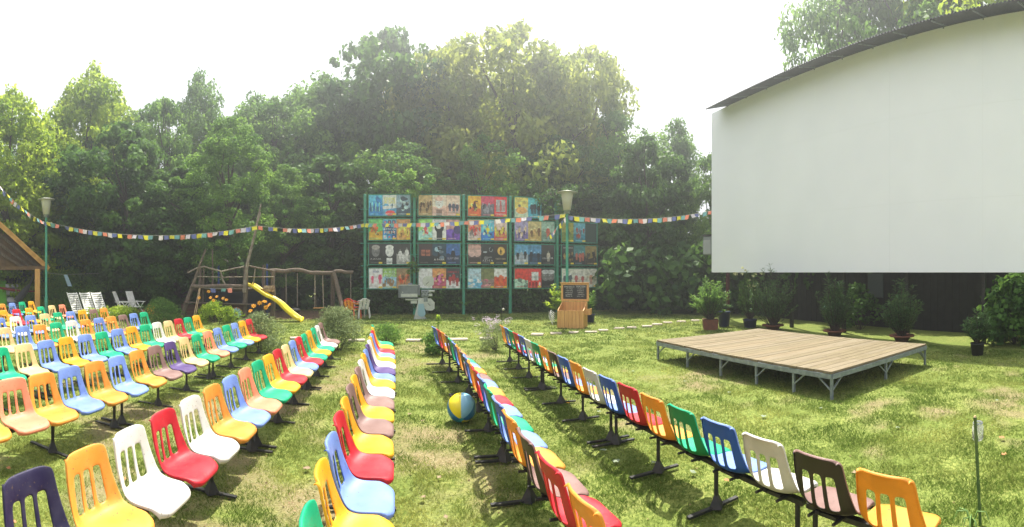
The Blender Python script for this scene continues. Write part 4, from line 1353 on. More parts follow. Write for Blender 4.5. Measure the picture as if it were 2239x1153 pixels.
m.box(((a.x + b_.x) / 2, a.y, (a.z + b_.z) / 2), (b_.x - a.x, .03, a.z - b_.z)); m.build('speckled_board', mat('speckled_board', (.42, .33, .24), .8, (.2, .13, .09), 14), ps)
m = MB(); a, b_ = L2(447, 640, .3), L2(600, 690, .3)
m.box(((a.x + b_.x) / 2, 1.2, .8), (b_.x - a.x, .04, 1.2)); m.build('tarpaulin', mat('dark_blue_tarpaulin', (.012, .018, .035), .7, (.02, .028, .05), 3), ps)
for x in (478, 584):
    m = MB(); m.tube([L2(x, 690, 1.0), L2(x, 577, 1.0)], .045, 8); m.build('blue_pole', mat('blue_paint', (.02, .06, .22), .5), ps)
# climbing ropes on the left
m = MB()
m.tube([L2(436, 630, -.6), L2(424, 690, -1.0)], .016, 6); m.tube([L2(438, 630, -.6), L2(428, 690, -1.0)], .016, 6)
m.build('rope', mat('light_rope', (.55, .38, .24), .9), ps)
bunting(pp(446, 630, PR - .75), pp(509, 630, PR - .75), .02, .2, .17, 'short row of flags hung under the play ship deck', 3)

SLIDE = mat('yellow_plastic', (.88, .66, .01), .35, (.84, .62, .01), 4)
sl = empty('slide', pr(600, 19.0), 0, 'curved yellow plastic slide running down from the play ship', 'slide')
o0 = pr(600, 19.0)
cl = [(546, 624, 19.3), (556, 628, 19.2), (568, 637, 19.1), (583, 648, 19.0), (598, 655, 18.95), (612, 664, 18.9), (626, 678, 18.8), (640, 690, 18.7), (652, 698.5, 18.6), (660, 701, 18.55)]
ctr = [pp(*c) - o0 for c in cl]
m = MB()
prof = [(-.24, .10), (-.20, .12), (-.18, .03), (-.1, 0), (.1, 0), (.18, .03), (.20, .12), (.24, .10), (.22, -.02), (.1, -.035), (-.1, -.035), (-.22, -.02)]
V, Fc = [], []
sub = []
for a, b_ in zip(ctr, ctr[1:]):
    for k in range(3): sub.append(a.lerp(b_, k / 3))
sub.append(ctr[-1])
sm_ = [sub[0]] + [(sub[i - 1] + sub[i] * 2 + sub[i + 1]) / 4 for i in range(1, len(sub) - 1)] + [sub[-1]]
for i, p in enumerate(sm_):
    tdir = (sm_[min(i + 1, len(sm_) - 1)] - sm_[max(i - 1, 0)]).normalized()
    side = Vector((tdir.y, -tdir.x, 0)).normalized()
    upv = side.cross(tdir).normalized()
    if upv.z < 0: upv = -upv
    for u, v in prof: V.append(p + side * u + upv * v)
k_ = len(prof)
for i in range(len(sm_) - 1):
    for j in range(k_):
        Fc.append((i * k_ + j, i * k_ + (j + 1) % k_, (i + 1) * k_ + (j + 1) % k_, (i + 1) * k_ + j))
m.put(V, Fc + [tuple(range(k_)), tuple(range(len(V) - 1, len(V) - 1 - k_, -1))], True)
m.build('slide_trough', SLIDE, sl)

sw = empty('swing_frame', pr(680, 20.3), 0, 'rough log swing frame with three sets of ropes beside the play ship', 'swing frame')
o1 = pr(680, 20.3)
def L3(x, y, r=20.3): return pp(x, y, r) - o1
def log3(name, pts, rad, material=OLDWOOD):
    m = MB(); Q = []
    for a, b2 in zip(pts, pts[1:]):
        for i in range(4): Q.append(a.lerp(b2, i / 4) + Vector((0, 0, R.uniform(-.02, .02))))
    Q.append(pts[-1])
    m.tube(Q, [rad[0] + (rad[1] - rad[0]) * i / (len(Q) - 1) for i in range(len(Q))], 9)
    m.build(name, material, sw)
log3('crossbeam', [L3(590, 592), L3(625, 594), L3(650, 590), L3(680, 597), L3(728, 597), L3(735, 593), L3(772, 596)], (.10, .075))
log3('support_leg', [L3(730, 597), L3(742, 645, 19.9), L3(752, 692, 19.3)], (.10, .09))
log3('support_leg', [L3(728, 597, 20.6), L3(727, 689, 21.5)], (.10, .11))
ROPE = mat('pale_rope', (.40, .34, .27), .9)
for xs in ((625.5, 650), (688, 705)):
    for x in xs:
        m = MB(); yb = 671 if x < 660 else 673
        m.tube([L3(x, 597), L3(x + (0 if x < 700 else 2), yb)], .012, 5)
        if x > 660: m.tube([L3(x + 1, 597, 20.4), L3(x + 3, yb, 20.5)], .01, 5)
        m.build('rope', ROPE, sw)
m = MB(); m.tube([L3(767, 597), L3(767, 668)], .012, 5); m.build('rope', ROPE, sw)
m = MB(); m.bar(L3(685, 674), L3(708.5, 673), .2, .03); m.build('swing_seat', PINE, sw)
m = MB()
c = L3(642, 679)
for i in range(20):
    pass
V = []; Fc = []
for i in range(24):
    a = 2 * math.pi * i / 24
    for j in range(8):
        b2 = 2 * math.pi * j / 8
        rr = .22 + .09 * math.cos(b2)
        V.append((c.x + rr * math.cos(a), c.y + rr * math.sin(a), c.z + .1 * math.sin(b2)))
for i in range(24):
    for j in range(8):
        Fc.append((i * 8 + j, i * 8 + (j + 1) % 8, ((i + 1) % 24) * 8 + (j + 1) % 8, ((i + 1) % 24) * 8 + j))
m.put(V, Fc, True)
m.build('tyre_seat', mat('tyre_rubber', (.02, .02, .022), .8), sw)
m = MB()
m.lathe([(0, -.13), (.09, -.1), (.13, 0), (.09, .1), (0, .13)], 16)
m.build('toy_ball', mat('red_plastic', (.62, .02, .05), .4), None, gp(641, 693.5) + Vector((0, 0, .13)), 0, 'small red ball on the ground below the tyre swing', 'ball')

# ------------------------------------------------------------------ stacked garden armchairs, loungers, hut
def armchair(loc, rz, material, label, group=None):
    t = empty('garden_armchair', loc, rz, label, 'armchair', group)
    m = MB()
    m.box((0, -.02, .42), (.46, .44, .03), bev=.01); m.build('seat', material, t)
    m = MB()
    pts = []
    for k in range(9):
        u = -1 + k / 4
        pts.append((u * .24, .80 - .1 * u * u))
    V = [(x, .2 + .08, z) for x, z in pts] + [(x * .9, .2, .44) for x, z in pts]
    n = len(pts)
    m.put(V + [(x, y + .025, z) for x, y, z in V], [(i, i + 1, n + i + 1, n + i) for i in range(n - 1) if i not in (2, 5)] + [(2 * n + n + i, 2 * n + n + i + 1, 2 * n + i + 1, 2 * n + i) for i in range(n - 1) if i not in (2, 5)] + [(i + 1, i, 2 * n + i, 2 * n + i + 1) for i in range(n - 1)], False)
    m.tube([(p[0], .29, p[1]) for p in pts], .02, 6)
    m.build('backrest', material, t)
    for s_ in (-1, 1):
        m = MB(); m.tube([(s_ * .25, .27, .72), (s_ * .28, .1, .66), (s_ * .29, -.2, .64), (s_ * .27, -.25, .58)], .025, 6); m.build('armrest', material, t)
        for yb in (-.22, .24):
            m = MB(); m.bar((s_ * .235, yb * .9, .64 if yb < 0 else .43), (s_ * .27, yb * 1.1, 0), .055, .03); m.build('leg', material, t)
REDP = mat('red_orange_plastic', (.72, .07, .04), .45, objrand=.05)
ORP = mat('orange_plastic', (.80, .30, .03), .45)
for k, (zz_, mm, lb) in enumerate(((0, ORP, 'orange plastic armchair at the bottom of the stack'), (.09, REDP, 'red plastic armchair, top of the stack beside the first green post'))):
    o = armchair(gp(771, 698) + Vector((0, 0, zz_)), -az(771) + 2.5, mm, lb, 'stacked plastic armchairs')
armchair(gp(790, 697), -az(790) + 3.6, WHITE_PLASTIC, 'white plastic armchair beside the first green post', 'stacked plastic armchairs')
armchair(gp(790, 697) + Vector((.02, -.02, .08)), -az(790) + 3.62, WHITE_PLASTIC, 'upper white plastic armchair stacked by the first green post', 'stacked plastic armchairs')

def lounger(loc, rz, material, label, sc=1.0, slats=True, group='sun loungers by the hut', back=1.15, ang=55):
    t = empty('sun_lounger', loc, rz, label, 'sun lounger', group)
    t.scale = (sc, sc, sc)
    a = math.radians(ang)
    m = MB()
    if slats:
        for k in range(7): m.box((0, -.9 + k * .17, .32), (.60, .14, .03), bev=.008)
    else: m.box((0, -.4, .32), (.56, 1.2, .02))
    m.build('seat', material, t)
    m = MB()
    Mx = Matrix.Translation((0, .25, .33)) @ Matrix.Rotation(a, 4, 'X')
    m.T = Mx
    m.box((-.31, back / 2, 0), (.04, back, .045)); m.box((.31, back / 2, 0), (.04, back, .045))
    if slats:
        for k in range(9): m.box((0, .07 + k * (back - .1) / 8.4, 0), (.60, .10, .028), bev=.008)
    else: m.box((0, back / 2, 0), (.58, back, .03), bev=.01)
    m.build('backrest', material, t)
    for s_ in (-1, 1):
        m = MB(); m.bar((s_ * .31, -.98, .3), (s_ * .31, .3, .3), .05, .05); m.build('side_rail', WHITE_PLASTIC, t)
        for yb in (-.85, .15):
            m = MB(); m.bar((s_ * .3, yb, .3), (s_ * .3, yb, 0), .05, .05); m.build('leg', WHITE_PLASTIC, t)
for x, y, lb in ((176, 696, 'white slatted sun lounger, the one nearest the narrow-leaved bush'), (203, 695.5, 'white slatted sun lounger, middle one of the three'), (228, 695, 'white slatted sun lounger, the one nearest the white folding armchairs')):
    lounger(gp(x, y), -az(x) + .55, WHITE_PLASTIC, lb, .8, back=1.25, ang=56)
GREENC = mat('green_fabric', (.16, .46, .04), .8, (.13, .40, .03), 4)
lounger(gp(2, 683), -az(5) + .1, GREENC, 'green fabric sun lounger at the left edge under the hut roof', 1.0, False, back=1.35, ang=68)
STRIPE = bpy.data.materials.new('striped_fabric'); STRIPE.use_nodes = True
t = STRIPE.node_tree; b = t.nodes['Principled BSDF']; w_ = t.nodes.new('ShaderNodeTexWave'); w_.bands_direction = 'Y'; w_.inputs['Scale'].default_value = 2.2
cr_ = t.nodes.new('ShaderNodeValToRGB'); cr_.color_ramp.interpolation = 'CONSTANT'; cr_.color_ramp.elements[0].color = (.05, .06, .12, 1); cr_.color_ramp.elements[1].position = .3; cr_.color_ramp.elements[1].color = (.45, .42, .46, 1)
tc_ = t.nodes.new('ShaderNodeTexCoord'); t.links.new(tc_.outputs['Object'], w_.inputs[0]); t.links.new(w_.outputs[0], cr_.inputs[0]); t.links.new(cr_.outputs[0], b.inputs['Base Color'])
lounger(gp(33, 684), -az(30) + .25, STRIPE, 'blue striped deck lounger between the green lounger and the hut post', 1.0, False, back=1.15, ang=68)

def folding_chair(loc, rz, label):
    t = empty('folding_armchair', loc, rz, label, 'armchair', 'white folding armchairs')
    m = MB(); m.box((0, 0, .42), (.48, .46, .035), bev=.01); m.build('seat', WHITE_PLASTIC, t)
    m = MB(); m.T = Matrix.Translation((0, .22, .42)) @ Matrix.Rotation(math.radians(68), 4, 'X')
    m.box((0, .38, 0), (.44, .76, .03), bev=.012); m.build('backrest', WHITE_PLASTIC, t)
    for s_ in (-1, 1):
        m = MB(); m.bar((s_ * .26, .36, .66), (s_ * .26, -.32, .66), .06, .03); m.build('armrest', WHITE_PLASTIC, t)
        m = MB(); m.bar((s_ * .25, -.25, .66), (s_ * .25, .32, 0), .05, .03); m.build('leg', WHITE_PLASTIC, t)
        m = MB(); m.bar((s_ * .23, .22, .64), (s_ * .23, -.35, 0), .05, .03); m.build('leg', WHITE_PLASTIC, t)
folding_chair(gp(272, 692), -az(272) + 1.25, 'white folding armchair nearer the loungers')
folding_chair(gp(298, 691), -az(298) + .75, 'white folding armchair nearer the play ship')
m = MB(); m.lathe([(.16, 0), (.20, .34), (.19, .34), (.15, .02)], 14); m.tube([(-.19, 0, .33), (-.12, 0, .43), (.12, 0, .43), (.19, 0, .33)], .015, 6)
m.build('toy_basket', mat('yellow_basket', (.82, .42, .01), .6), None, gp(330, 688) + Vector((0, 0, .0)), 0, 'yellow toy basket with handle behind the shrub', 'basket')
m = MB(); m.lathe([(.0, 0), (.17, .02), (.22, .16), (.15, .27), (.0, .3)], 14)
m.build('clay_pot', mat('terracotta_ball', (.42, .18, .08), .8), None, gp(309, 690), 0, 'round terracotta pot lying beside the folding armchairs', 'pot')
m = MB(); m.lathe([(.15, 0), (.19, .25), (.18, .25)], 12); m.tube([(-.17, 0, .25), (0, 0, .45), (.17, 0, .25)], .012, 5); m.mi = 1; m.box((0, -.12, .42), (.16, .04, .12), bev=.02)
m.build('toy_bucket', [mat('lime_plastic', (.42, .62, .02), .5), mat('toy_blue', (.12, .42, .55), .5)], None, gp(497, 701) + Vector((0, 0, .0)), 0, 'lime green toy bucket standing in front of the hull', 'bucket')
# washing line with a light blue cloth
wl = empty('washing_line', pp(104, 597, 21.2), 0, 'thin line with a light blue cloth between lamp post and trees', 'washing line')
o2 = pp(104, 597, 21.2)
m = MB(); m.tube([Vector((0, 0, 0)), pp(140, 601, 22) - o2, pp(240, 597, 24) - o2], .008, 4); m.build('string', STRING, wl)
m = MB(); a, b_, c, d = (pp(x, y, 22) - o2 for x, y in ((139, 601), (147, 601), (158, 627), (148, 626)))
m.quad(a, b_, c, d); m.build('cloth', mat('light_blue_cloth', (.38, .52, .66), .9, trans=.3), wl)

# hut at the left edge
RH = 21.6
hut = empty('wooden_hut', pr(60, RH), 0, 'open wooden shelter with a pitched roof at the left edge', 'hut')
oh = pr(60, RH)
def LH(x, y, r=RH): return pp(x, y, r) - oh
back = Vector((math.sin(az(60)), math.cos(az(60)), 0)) * 4.2
eL, eR = LH(-60, 437, 21.6), LH(107, 589, 21.6)
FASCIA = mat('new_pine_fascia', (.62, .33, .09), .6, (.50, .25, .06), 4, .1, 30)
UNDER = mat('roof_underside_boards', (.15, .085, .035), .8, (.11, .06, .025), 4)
m = MB(); m.bar(eL, eR, .05, .20); m.bar(eL + Vector((0, 0, .12)) - back * .012, eR + Vector((0, 0, .12)) - back * .012, .05, .055); m.build('fascia', FASCIA, hut)
m = MB()
up_ = Vector((0, 0, .09))
V = [eL, eR, eR + back, eL + back]
m.put([v + up_ for v in V] + [v + up_ + Vector((0, 0, .05)) for v in V], [(3, 2, 1, 0), (4, 5, 6, 7), (0, 1, 5, 4), (1, 2, 6, 5), (2, 3, 7, 6), (3, 0, 4, 7)])
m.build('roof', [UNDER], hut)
m = MB(); gb_ = back * .25
gv = [LH(-60, 588) + gb_, eR + gb_ + Vector((0, 0, -.05)), eL + gb_]
m.put(gv + [v + back * .01 for v in gv], [(0, 1, 2), (5, 4, 3), (0, 3, 4, 1), (1, 4, 5, 2), (2, 5, 3, 0)])
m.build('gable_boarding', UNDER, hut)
for k in range(0, 3):
    m = MB(); m.bar(eL + back * .2 - Vector((0, 0, .5 + .6 * k)), eR + back * .2 - Vector((.25 * (k + 1), .25 * (k + 1), .0)), .06, .12); m.build('brace', FASCIA if k == 9 else OLDWOOD, hut)
for k in range(1, 5):
    m = MB(); o_ = back * (k / 4.5)
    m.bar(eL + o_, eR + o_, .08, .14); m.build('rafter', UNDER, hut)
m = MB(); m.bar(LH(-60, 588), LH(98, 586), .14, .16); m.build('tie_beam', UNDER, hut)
for x, r, ex in ((82, 21.4, 0), (80, 25.5, 0), (-50, 21.4, 0)):
    m = MB(); p = pr(x, r) - oh
    m.box((p.x, p.y, 1.08), (.25, .25, 2.16), Matrix.Rotation(-az(82), 4, 'Z'), bev=.015); m.build('post', PINE, hut)
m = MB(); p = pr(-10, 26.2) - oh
m.box((p.x, p.y, 1.2), (6.5, .1, 2.4), Matrix.Rotation(-az(0), 4, 'Z')); m.build('back_panel', NEAR_BLACK, hut)
hm = MB(); a, b_, c = pp(74, 600, 22) , pp(56, 635, 22), pp(38, 660, 22)
o3 = a
hm.tube([a - o3, pp(66, 622, 22) - o3, b_ - o3, c - o3], [.03, .05, .16, .2], 8)
hm.build('hammock', mat('dark_hammock_cloth', (.03, .03, .035), .9), None, o3, 0, 'dark hammock slung from the hut post down to the left', 'hammock')
hm = MB(); a = pp(-20, 626, 23); hm.tube([Vector((0, 0, 0)), pp(12, 632, 23) - a, pp(50, 638, 23) - a, pp(78, 637, 23) - a], [.02, .07, .07, .02], 8)
hm.build('hammock', mat('red_hammock_cloth', (.22, .03, .035), .9), None, a, 0, 'dark red hammock stretched level behind the loungers', 'hammock')

# ------------------------------------------------------------------ film projector
PJ = 19.7
pj = empty('film_projector', pr(921, PJ), 0, 'old grey and pale blue film projector on a tapered pedestal', 'film projector')
def PX(x, y): return (F * 0 + (x - 921) / F * PJ, zz(y, PJ))
GREYP = mat('grey_enamel', (.17, .19, .21), .5, (.14, .16, .18), 6)
PALE = mat('cream_enamel', (.50, .52, .49), .5, (.42, .44, .42), 6)
PBLUE = mat('pale_blue_enamel', (.26, .42, .50), .5)
x0, z1 = PX(875.5, 623); x1, z0 = PX(913.5, 652)
m = MB(); m.box(((x0 + x1) / 2, 0, (z0 + z1) / 2), (x1 - x0, .42, z1 - z0), bev=.025)
m.box((x0 - .04, .04, (z0 + z1) / 2), (.09, .34, (z1 - z0) * .9)); m.box((x1 + .045, .04, (z0 + z1) / 2 + .05), (.09, .3, (z1 - z0) * .75)); m.box((x0 + .42, .05, z1 + .03), (.2, .2, .1), taper=.8)
m.build('lamp_house', GREYP, pj)
m = MB(); m.box(((x0 + x1) / 2, -.215, z0 + .13), (x1 - x0 - .04, .014, .13)); m.box(((x0 + x1) / 2, -.222, z1 - .012), (x1 - x0, .012, .024)); m.tube([(x0 + .1, -.2, z0 + .26), (x0 + .1, -.24, z0 + .26)], .025, 8); m.build('trim_panel', PALE, pj)
m = MB()
P4 = [PX(905, 698), PX(908, 685), PX(913, 665), PX(914, 652), PX(926, 652), PX(927, 680), PX(928, 692), PX(934, 698)]
m.prism(P4, -.18, .2, 'y')
xa, za = PX(886, 653.5); xb, zb = PX(916, 656.5)
m.box(((xa + xb) / 2, 0, (za + zb) / 2), (xb - xa, .3, .05)); xa, za = PX(898, 657); xb, zb = PX(912, 664)
m.box(((xa + xb) / 2, -.02, (za + zb) / 2), (xb - xa, .2, za - zb), bev=.01)
m.build('pedestal', PALE, pj)
m = MB(); q0 = PX(921.5, 684)
P5 = [(q0[0] + .17 * math.cos(a_), q0[1] + .16 * math.sin(a_)) for a_ in [math.pi + k * math.pi / 10 for k in range(11)]] + [PX(926, 664), PX(915, 664)]
m.prism(P5, -.205, -.182, 'y'); m.build('front_cover', PBLUE, pj)
def octo(x, y, rx, ry, name):
    m = MB(); cx, cz = PX(x, y)
    P_ = [(cx + rx * a_, cz + ry * b2) for a_, b2 in ((-.5, -1), (.6, -1), (1, -.7), (1, .35), (.35, 1), (-1, 1), (-1, -.4))]
    m.prism(P_, -.09, .07, 'y')
    m.mi = 1; m.bar((cx - .06, -.105, cz + .06), (cx + .05, -.105, cz - .05), .02, .02); m.build(name, [PALE, STEEL_BLACK], pj)
octo(938, 666, .235, .255, 'lower_reel_box')
m = MB(); cx, cz = PX(936.5, 616)
m.prism([(cx + .23 * a_, cz + .23 * b2) for a_, b2 in ((-.7, -.8), (.3, -1), (1, -.6), (1, .5), (.75, 1), (-.4, 1), (-1, .6), (-1, -.3))], -.07, .07, 'y'); m.mi = 1
m.bar((cx - .1, -.09, cz - .12), (cx + .02, -.09, cz - .0), .02, .02); m.build('upper_reel_box', [PALE, STEEL_BLACK], pj)
m = MB(); cx, cz = PX(929, 642)
m.box((cx, 0, cz), (.32, .26, .3), bev=.02); m.box((cx + .02, 0, cz - .24), (.2, .2, .24)); m.mi = 1
for k in range(7): m.tube([(cx - .13 + .045 * k, -.13, cz + .1 * math.sin(k * 2.1)), (cx - .13 + .045 * k, -.18, cz + .1 * math.sin(k * 2.1))], .022, 8)
m.build('mechanism', [STEEL_GREY, STEEL_BLACK], pj)
m = MB(); cx, cz = PX(940, 637); m.tube([(cx - .15, -.02, cz), (cx + .05, -.02, cz), (cx + .06, -.02, cz), (cx + .2, -.02, cz)], [.06, .06, .045, .05], 12); cx, cz = PX(941, 645); m.box((cx, -.02, cz), (.16, .14, .1))
m.build('lens', PALE, pj)

# ------------------------------------------------------------------ popcorn stand
RPC = 16.7
ppc = pr(1252, RPC)
pc_ = empty('popcorn_stand', ppc, -az(1252) - .22, 'light pine plank stand with an open chalkboard lid', 'popcorn stand')
BW, BD, ZF, ZB = .96, .75, .64, .92
m = MB()
for k in range(7):
    x = -BW / 2 + BW * (k + .5) / 7
    m.box((x, -BD / 2, ZF / 2), (BW / 7 - .008, .03, ZF))
    m.box((x, BD / 2, ZB / 2), (BW / 7 - .008, .03, ZB))
for s_ in (-1, 1):
    for k in range(5):
        ya, yb = -BD / 2 + .02 + (BD - .04) * k / 5, -BD / 2 + .02 + (BD - .04) * (k + 1) / 5 - .008
        za, zb = ZF + (ZB - ZF) * k / 5, ZF + (ZB - ZF) * (k + 1) / 5
        xx = s_ * (BW / 2 - .015)
        m.prism([(ya, 0), (yb, 0), (yb, zb), (ya, za)], xx - .014, xx + .014, 'x')
m.build('box', PINE, pc_)
m = MB(); m.box((0, 0, .5), (BW - .06, BD - .06, .02)); m.mi = 1
for k in range(9): m.box((R.uniform(-.38, .2), R.uniform(-.25, .25), .535), (.12, .1, .05), Matrix.Rotation(R.uniform(0, 1), 4, 'Z'))
m.build('tray_inside', [PINE, mat('dark_cartons', (.08, .03, .03), .7)], pc_)
m = MB()
LW, LZ0, LZ1, LYY = 1.06, .94, 1.60, .40
m.box((0, LYY, LZ1 - .03), (LW, .05, .07)); m.box((0, LYY - .02, LZ1 + .015), (LW + .04, .1, .03)); m.box((0, LYY, LZ0 + .03), (LW, .05, .08))
for s_ in (-1, 1): m.box((s_ * (LW / 2 - .04), LYY, (LZ0 + LZ1) / 2), (.08, .048, LZ1 - LZ0 - .14))
m.build('lid_frame', PINE, pc_)
m = MB(); m.box((0, LYY, (LZ0 + LZ1) / 2), (LW - .16, .03, LZ1 - LZ0 - .14))
yT = LYY - .0165
put_text(m, 'PRÉSELŐ', -.21, 1.47, .07, .38, yT, 1)
put_text(m, 'POPCORN', .23, 1.47, .07, .34, yT, 1)
ROWS = [('sós vajas', 'MOGYORÓ', 'karamell', 'PEREC'), ('natúr sajtos', 'MANDULA', 'CHIPS', 'sós')]
for k, s_ in enumerate(('kis adag', 'nagy adag', 'MOGYORÓ', 'üdítő', 'PERecek, sör')):
    put_text(m, s_, -.22 + R.uniform(-.02, .02), 1.385 - k * .068, .045, .24 + .02 * (k % 3), yT, 1)
for k, s_ in enumerate(('mogyorós', 'vajas', 'TORTILLA', 'PAPRIKÁS', 'sajtos chips')):
    put_text(m, s_, .22 + R.uniform(-.02, .02), 1.385 - k * .068, .042, .22 + .02 * ((k + 1) % 3), yT, 1)
m.build('chalkboard', [mat('blackboard', (.015, .016, .018), .7), mat('chalk', (.62, .62, .60), .9)], pc_)
m = MB(); m.box((BW / 2 + .09, .05, .62), (.2, .3, .025)); m.box((BW / 2 + .185, .05, .58), (.02, .3, .22)); m.box((BW / 2 + .09, -.095, .58), (.18, .02, .22)); m.build('side_shelf', PINE, pc_)
# white bicycle-like wire rack beside it and plants behind
m = MB()
for k in range(5): m.tube([(0, 0, .2 + .08 * k), (-.12, 0, .35 + .07 * k), (-.2, .02, .6 - .05 * k), (-.05, 0, .1)], .012, 5)
m.build('wire_rack', WHITE_PAINT, None, pr(1212, 16.6), 0, 'tangle of white wire leaning on the left side of the popcorn stand', 'wire rack')

# ------------------------------------------------------------------ potted oleanders
TERRA = mat('terracotta', (.20, .065, .035), .8, (.14, .05, .03), 8)
def oleander(x, yb, rad, h, label, pot='round', lk='blue', prad=.22, ph=.3, leaf=.15, n=42, seed=0, asp=.17, white=False, rr=None):
    loc = pr(x, rr) if rr else gp(x, yb)
    t = empty('potted_plant', loc, R.uniform(0, 3), label, 'potted plant', 'potted oleanders below the screen')
    m = MB()
    pm = TERRA
    if pot == 'square': m.box((0, 0, ph / 2), (prad * 2, prad * 2, ph), taper=1.12)
    elif pot == 'dish': m.lathe([(0, 0), (prad * .7, 0), (prad, ph), (prad * 1.45, ph + .01), (prad * 1.5, ph + .05), (prad * .8, ph + .04)], 20)
    elif pot == 'black': m.lathe([(0, 0), (prad * .8, 0), (prad, ph), (prad * 1.06, ph), (prad * .9, ph - .05)], 20); pm = mat('black_pot', (.02, .022, .025), .6)
    else: m.lathe([(0, 0), (prad * .8, 0), (prad, ph), (prad * 1.06, ph), (prad * .9, ph - .05)], 20); pm = mat('blue_glazed_pot', (.015, .025, .12), .3)
    m.build('pot', pm, t)
    rs = np.random.RandomState(seed + 50)
    # stems with whorls of narrow leaves pointing up and out
    Ps, Ts = [], []
    sm = MB()
    for k in range(n):
        a = rs.uniform(0, 2 * np.pi); rr_ = rad * math.sqrt(rs.rand()); top = h * (1 - .38 * (rr_ / rad) ** 2) * rs.uniform(.5, 1.0)
        tip = np.array([rr_ * math.cos(a), rr_ * math.sin(a), max(ph + .2, top)])
        base = np.array([tip[0] * .12, tip[1] * .12, ph])
        mid = (base + tip) / 2 + np.array([tip[0] * .12, tip[1] * .12, .05])
        sm.tube([tuple(base), tuple(mid), tuple(tip)], [.012, .009, .005], 4)
        nl = 62
        s_ = rs.uniform(.25, 1.02, nl)[:, None]
        pos = (1 - s_) ** 2 * base + 2 * s_ * (1 - s_) * mid + s_ ** 2 * tip
        ang = rs.uniform(0, 2 * np.pi, nl)
        up_ = rs.uniform(.1, 1.1, nl)
        Dv = np.stack([np.cos(ang), np.sin(ang), up_], -1); Dv /= np.linalg.norm(Dv, axis=1, keepdims=True)
        Ll = leaf * rs.uniform(.6, 1.25, nl)[:, None]
        S = np.cross(Dv, np.array([0, 0, 1.0])); S /= np.linalg.norm(S, axis=1, keepdims=True) + 1e-9
        Pq = np.zeros((nl, 4, 3))
        Pq[:, 0] = pos; Pq[:, 1] = pos + Dv * Ll * .5 + S * Ll * asp * .5; Pq[:, 2] = pos + Dv * Ll - np.array([0, 0, .02]); Pq[:, 3] = pos + Dv * Ll * .5 - S * Ll * asp * .5
        Ps.append(Pq); Ts.append(np.clip(rs.uniform(.1, .7) + rs.normal(0, .2, nl), 0, 1))
    link_mesh('foliage', quads_mesh('foliage', np.concatenate(Ps), np.concatenate(Ts), LEAFM[lk]), t)
    sm.build('stem', BARK, t)
    if white:
        cs = np.stack([rs.uniform(-rad, rad, 14), rs.uniform(-rad, rad, 14), rs.uniform(h * .6, h, 14)], -1)
        P_, T_ = clumpy(rs, cs, rs.uniform(.04, .09, 14), 18, .05, .8)
        link_mesh('blossom', quads_mesh('flowers', P_, T_, leaf_mat('cream_flowers', (.5, .5, .25), (.7, .7, .4), .3)), t)
oleander(1553, 721, .75, 2.0, 'bushy oleander in a square terracotta pot, the one left of the trellis plant', 'square', 'mid', .24, .36, .17, 62, 1)
oleander(1583, 714, .25, .6, 'small plant in a dark blue glazed pot behind the square terracotta pot', 'blue', 'blue', .24, .55, .14, 10, 2)
oleander(1640, 716, .55, 2.25, 'tall plant with cream flowers on a trellis under the screen edge', 'round', 'mid', .26, .3, .14, 60, 3, white=True)
oleander(1690, 722, .9, 2.25, 'broad oleander in a terracotta dish behind the far corner of the stage', 'dish', 'blue', .26, .14, .16, 70, 4)
oleander(1825, 735, .6, 2.05, 'upright oleander in a terracotta dish behind the middle of the stage', 'dish', 'blue', .25, .14, .18, 56, 5)
oleander(1972, 747, .62, 1.85, 'dense upright oleander in a terracotta dish behind the near end of the stage', 'dish', 'blue', .25, .14, .17, 62, 6)
oleander(2137, 777, .42, 1.28, 'smaller oleander in a black plastic pot right of the stage', 'black', 'blue', .17, .3, .15, 34, 7)
oleander(1236, 690, .75, 1.85, 'light green leafy plant in a pot behind the popcorn stand', 'round', 'light', .25, .35, .22, 24, 8, .28, rr=18.4)
oleander(1290, 690, .5, 1.35, 'leafy plant showing right of the popcorn stand', 'round', 'mid', .2, .35, .22, 10, 9, .28, rr=18.2)
bush('climbing_maple', pr(2225, 12.9), 1.05, 1.9, 60, 60, .17, 'dark', 'large-leaved green climber at the right edge under the screen', 'climber', asp=.85, cr=(.2, .4), seed=77)
bush('climbing_ivy', pr(1880, 16.0), .7, 1.7, 26, 34, .13, 'dark', 'thin ivy against the dark sheet between two stage plants', 'climber', asp=.85, cr=(.15, .3), seed=78)

# ------------------------------------------------------------------ stakes, jar, beach ball
STAKE = mat('green_bamboo', (.04, .085, .025), .45, (.07, .12, .035), 5)
bs = empty('bamboo_stake', gp(2144, 1151), 0, 'tall green bamboo stake pushed into the lawn at the lower right', 'stake')
tip = pp(2132, 913, 3.66) - gp(2144, 1151)
m = MB()
Q, rr = [], []
for k in range(26):
    u = k / 25
    Q.append(Vector((0, 0, -.03)).lerp(tip, u)); rr.append(.0125 + (.0035 if k % 5 == 0 else 0))
m.tube(Q, rr, 10); m.mi = 1; m.tube([tip, tip + Vector((0, 0, .012))], [.011, .008], 10)
m.build('cane', [STAKE, mat('cut_end', (.6, .42, .25), .8)], bs)
jr = empty('candle_jar', pp(2138, 943, 3.7) + Vector((.0, 0, -.075)), 0, 'glass jar candle holder tied to the bamboo stake', 'jar')
GL = bpy.data.materials.new('clear_glass'); GL.use_nodes = True
g = GL.node_tree.nodes['Principled BSDF']; g.inputs['Base Color'].default_value = (.95, .97, .97, 1); g.inputs['Roughness'].default_value = .06; g.inputs['Transmission Weight'].default_value = .8; g.inputs['IOR'].default_value = 1.3
m = MB(); m.lathe([(.0, .0), (.036, .003), (.046, .02), (.047, .11), (.036, .135), (.038, .15), (.034, .15), (.033, .135), (.043, .11), (.042, .02), (0, .008)], 24); m.build('glass', GL, jr)
